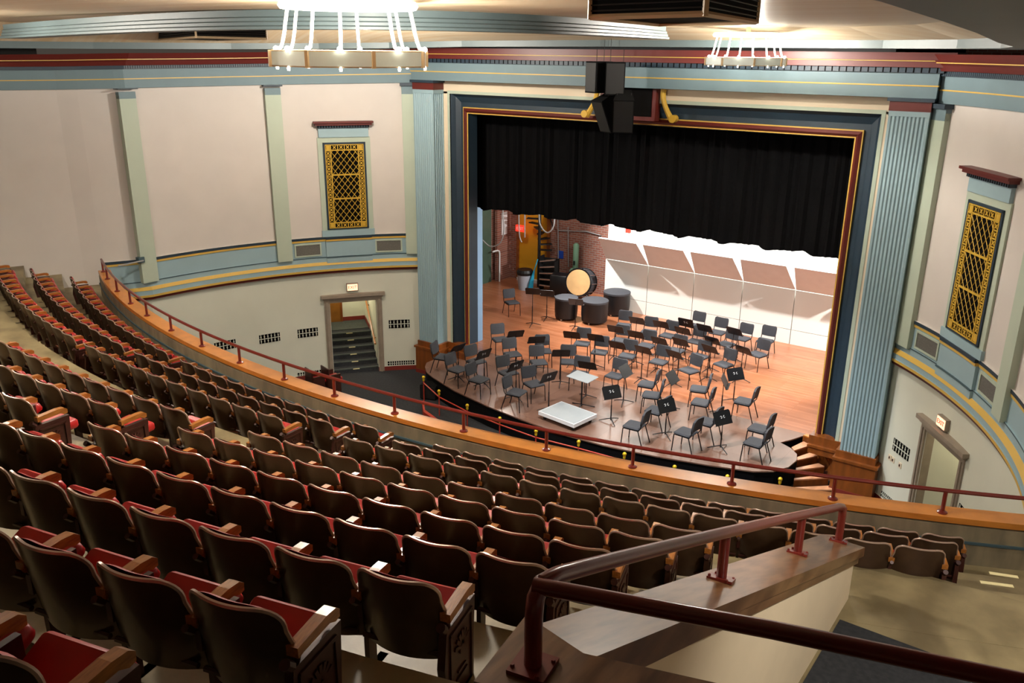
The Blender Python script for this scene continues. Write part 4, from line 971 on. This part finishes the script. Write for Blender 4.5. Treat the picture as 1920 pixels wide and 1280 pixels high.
for s, nm in ((-1, 'left'), (1, 'right')):
    mesh_vent(45.3, 49.3, s, 'grey steel grille in the blue band between %s window and stage' % nm); mesh_vent(58.7, 62.6, s, 'grey steel grille in the blue band on audience side of the %s window' % nm)
for px, s, nm in (((660, 537), -1, 'left'), ((1773, 792), 1, 'right')):
    t, a, z = onwall_thing('exit_sign', 'lit exit sign on the wall above the %s door' % nm, 'sign', px, s, 'exit signs')
    MB().bx(-.17, .17, -.09, .01, -.115, .115).build('housing', 'stone', t); MB().bx(-.15, .15, -.1, -.088, -.095, .095).build('face', 'exitface', t); text('EXIT', .13, 'exitred', t, (0, -.103, 0), (R(90), 0, 0))
for i, px in enumerate(((1669, 857), (1675, 862), (1688, 872))):
    t, a, z = onwall_thing('wall_switch', ['small switch plate left of the right door, leftmost', 'small switch plate left of the right door, middle', 'small switch plate left of the right door, rightmost'][i], 'switch', px, 1, 'switch plates'); MB().bx(-.05, .05, -.015, .01, -.06, .06).build('plate', 'strip', t); MB().bx(-.012, .012, -.03, -.01, -.025, .025).build('toggle', 'panel', t)

# ---- stage steps at the right
t = thing('stage_steps', 'wooden steps with curved oak side wall rising to the right end of the stage', 'steps', (5.4, -1.0, FLZ)); lc = Vector(t.location)
TR = [[(1484, 838), (1507, 827), (1520, 834), (1489, 844)], [(1493, 857), (1522, 847), (1533, 854), (1495, 862)], [(1491, 877), (1535, 868), (1546, 874), (1492, 881)], [(1489, 896), (1548, 889), (1554, 895), (1489, 899)], [(1488, 913), (1556, 910), (1565, 918), (1488, 917)]]
prevp = None
for i, q4 in enumerate(TR):
    z = -.1*(i+1); P = [onz(*q, z)-lc for q in q4]
    m = MB(); m.prism([(p.x, p.y) for p in P], z-.03-FLZ, z-FLZ); m.build('tread', 'tread', t)
    far = [(P[0].x, P[0].y), (P[1].x, P[1].y)]
    m = MB(); d = Vector((0, .02, 0)); m.prism([(P[3].x, P[3].y), (P[2].x, P[2].y), (P[1].x, P[1].y), (P[0].x, P[0].y)], 0, z-.031-FLZ); m.build('riser', 'wood', t)
zt_ = .05
cv = [onz(*q, zt_) for q in ((1506, 815), (1520, 820), (1534, 829), (1548, 838), (1557, 847), (1563, 856))]
cv2 = [onz(*q, zt_) for q in ((1513, 813), (1530, 822), (1546, 832), (1558, 842), (1568, 850), (1570, 853))]
poly = [(p.x-lc.x, p.y-lc.y) for p in cv]+[(p.x-lc.x, p.y-lc.y) for p in cv2[::-1]]
m = MB(); m.m = 0; m.prism(poly, 0, zt_-FLZ-.03); m.m = 1; m.prism(poly, zt_-FLZ-.03, zt_-FLZ); m.build('side_wall', ['wood', 'capwood'], t)

p = ony(1178, 430, 7.3); t = thing('red_lamp', 'small red lamp hanging just below the black valance, over the white shell', 'lamp', p); MB().bx(-.09, .09, -.04, .04, -.12, .1).build('lens', 'exitred', t); MB().tube([(0, 0, .1), (0, 0, 1.5)], .01, 5).build('cord', 'blackpaint', t)
p = onz(800, 752, FLZ); t = thing('floor_loudspeaker', 'black floor loudspeaker below the left end of the stage', 'loudspeaker', p, R(20)); MB().rbox((0, .3, .22), (.5, .4, .42), .04).build('cabinet', 'speaker', t); MB().bx(-.22, .22, .085, .098, .04, .40).build('grille', 'blackpaint', t)
a, b = onwall(204, 497), onwall(252, 487); c = Vector((.25, .1, 0)); loc = b+c
t = thing('wall_bracket', 'thin grey rod and small black box on the left wall by the railing end', 'bracket', loc); MB().tube([a+c-loc, b+c-loc], .018, 6).build('rod', 'cable', t); MB().bx(-.22, -.08, -.08, .08, -.07, .07).build('box', 'teal', t)
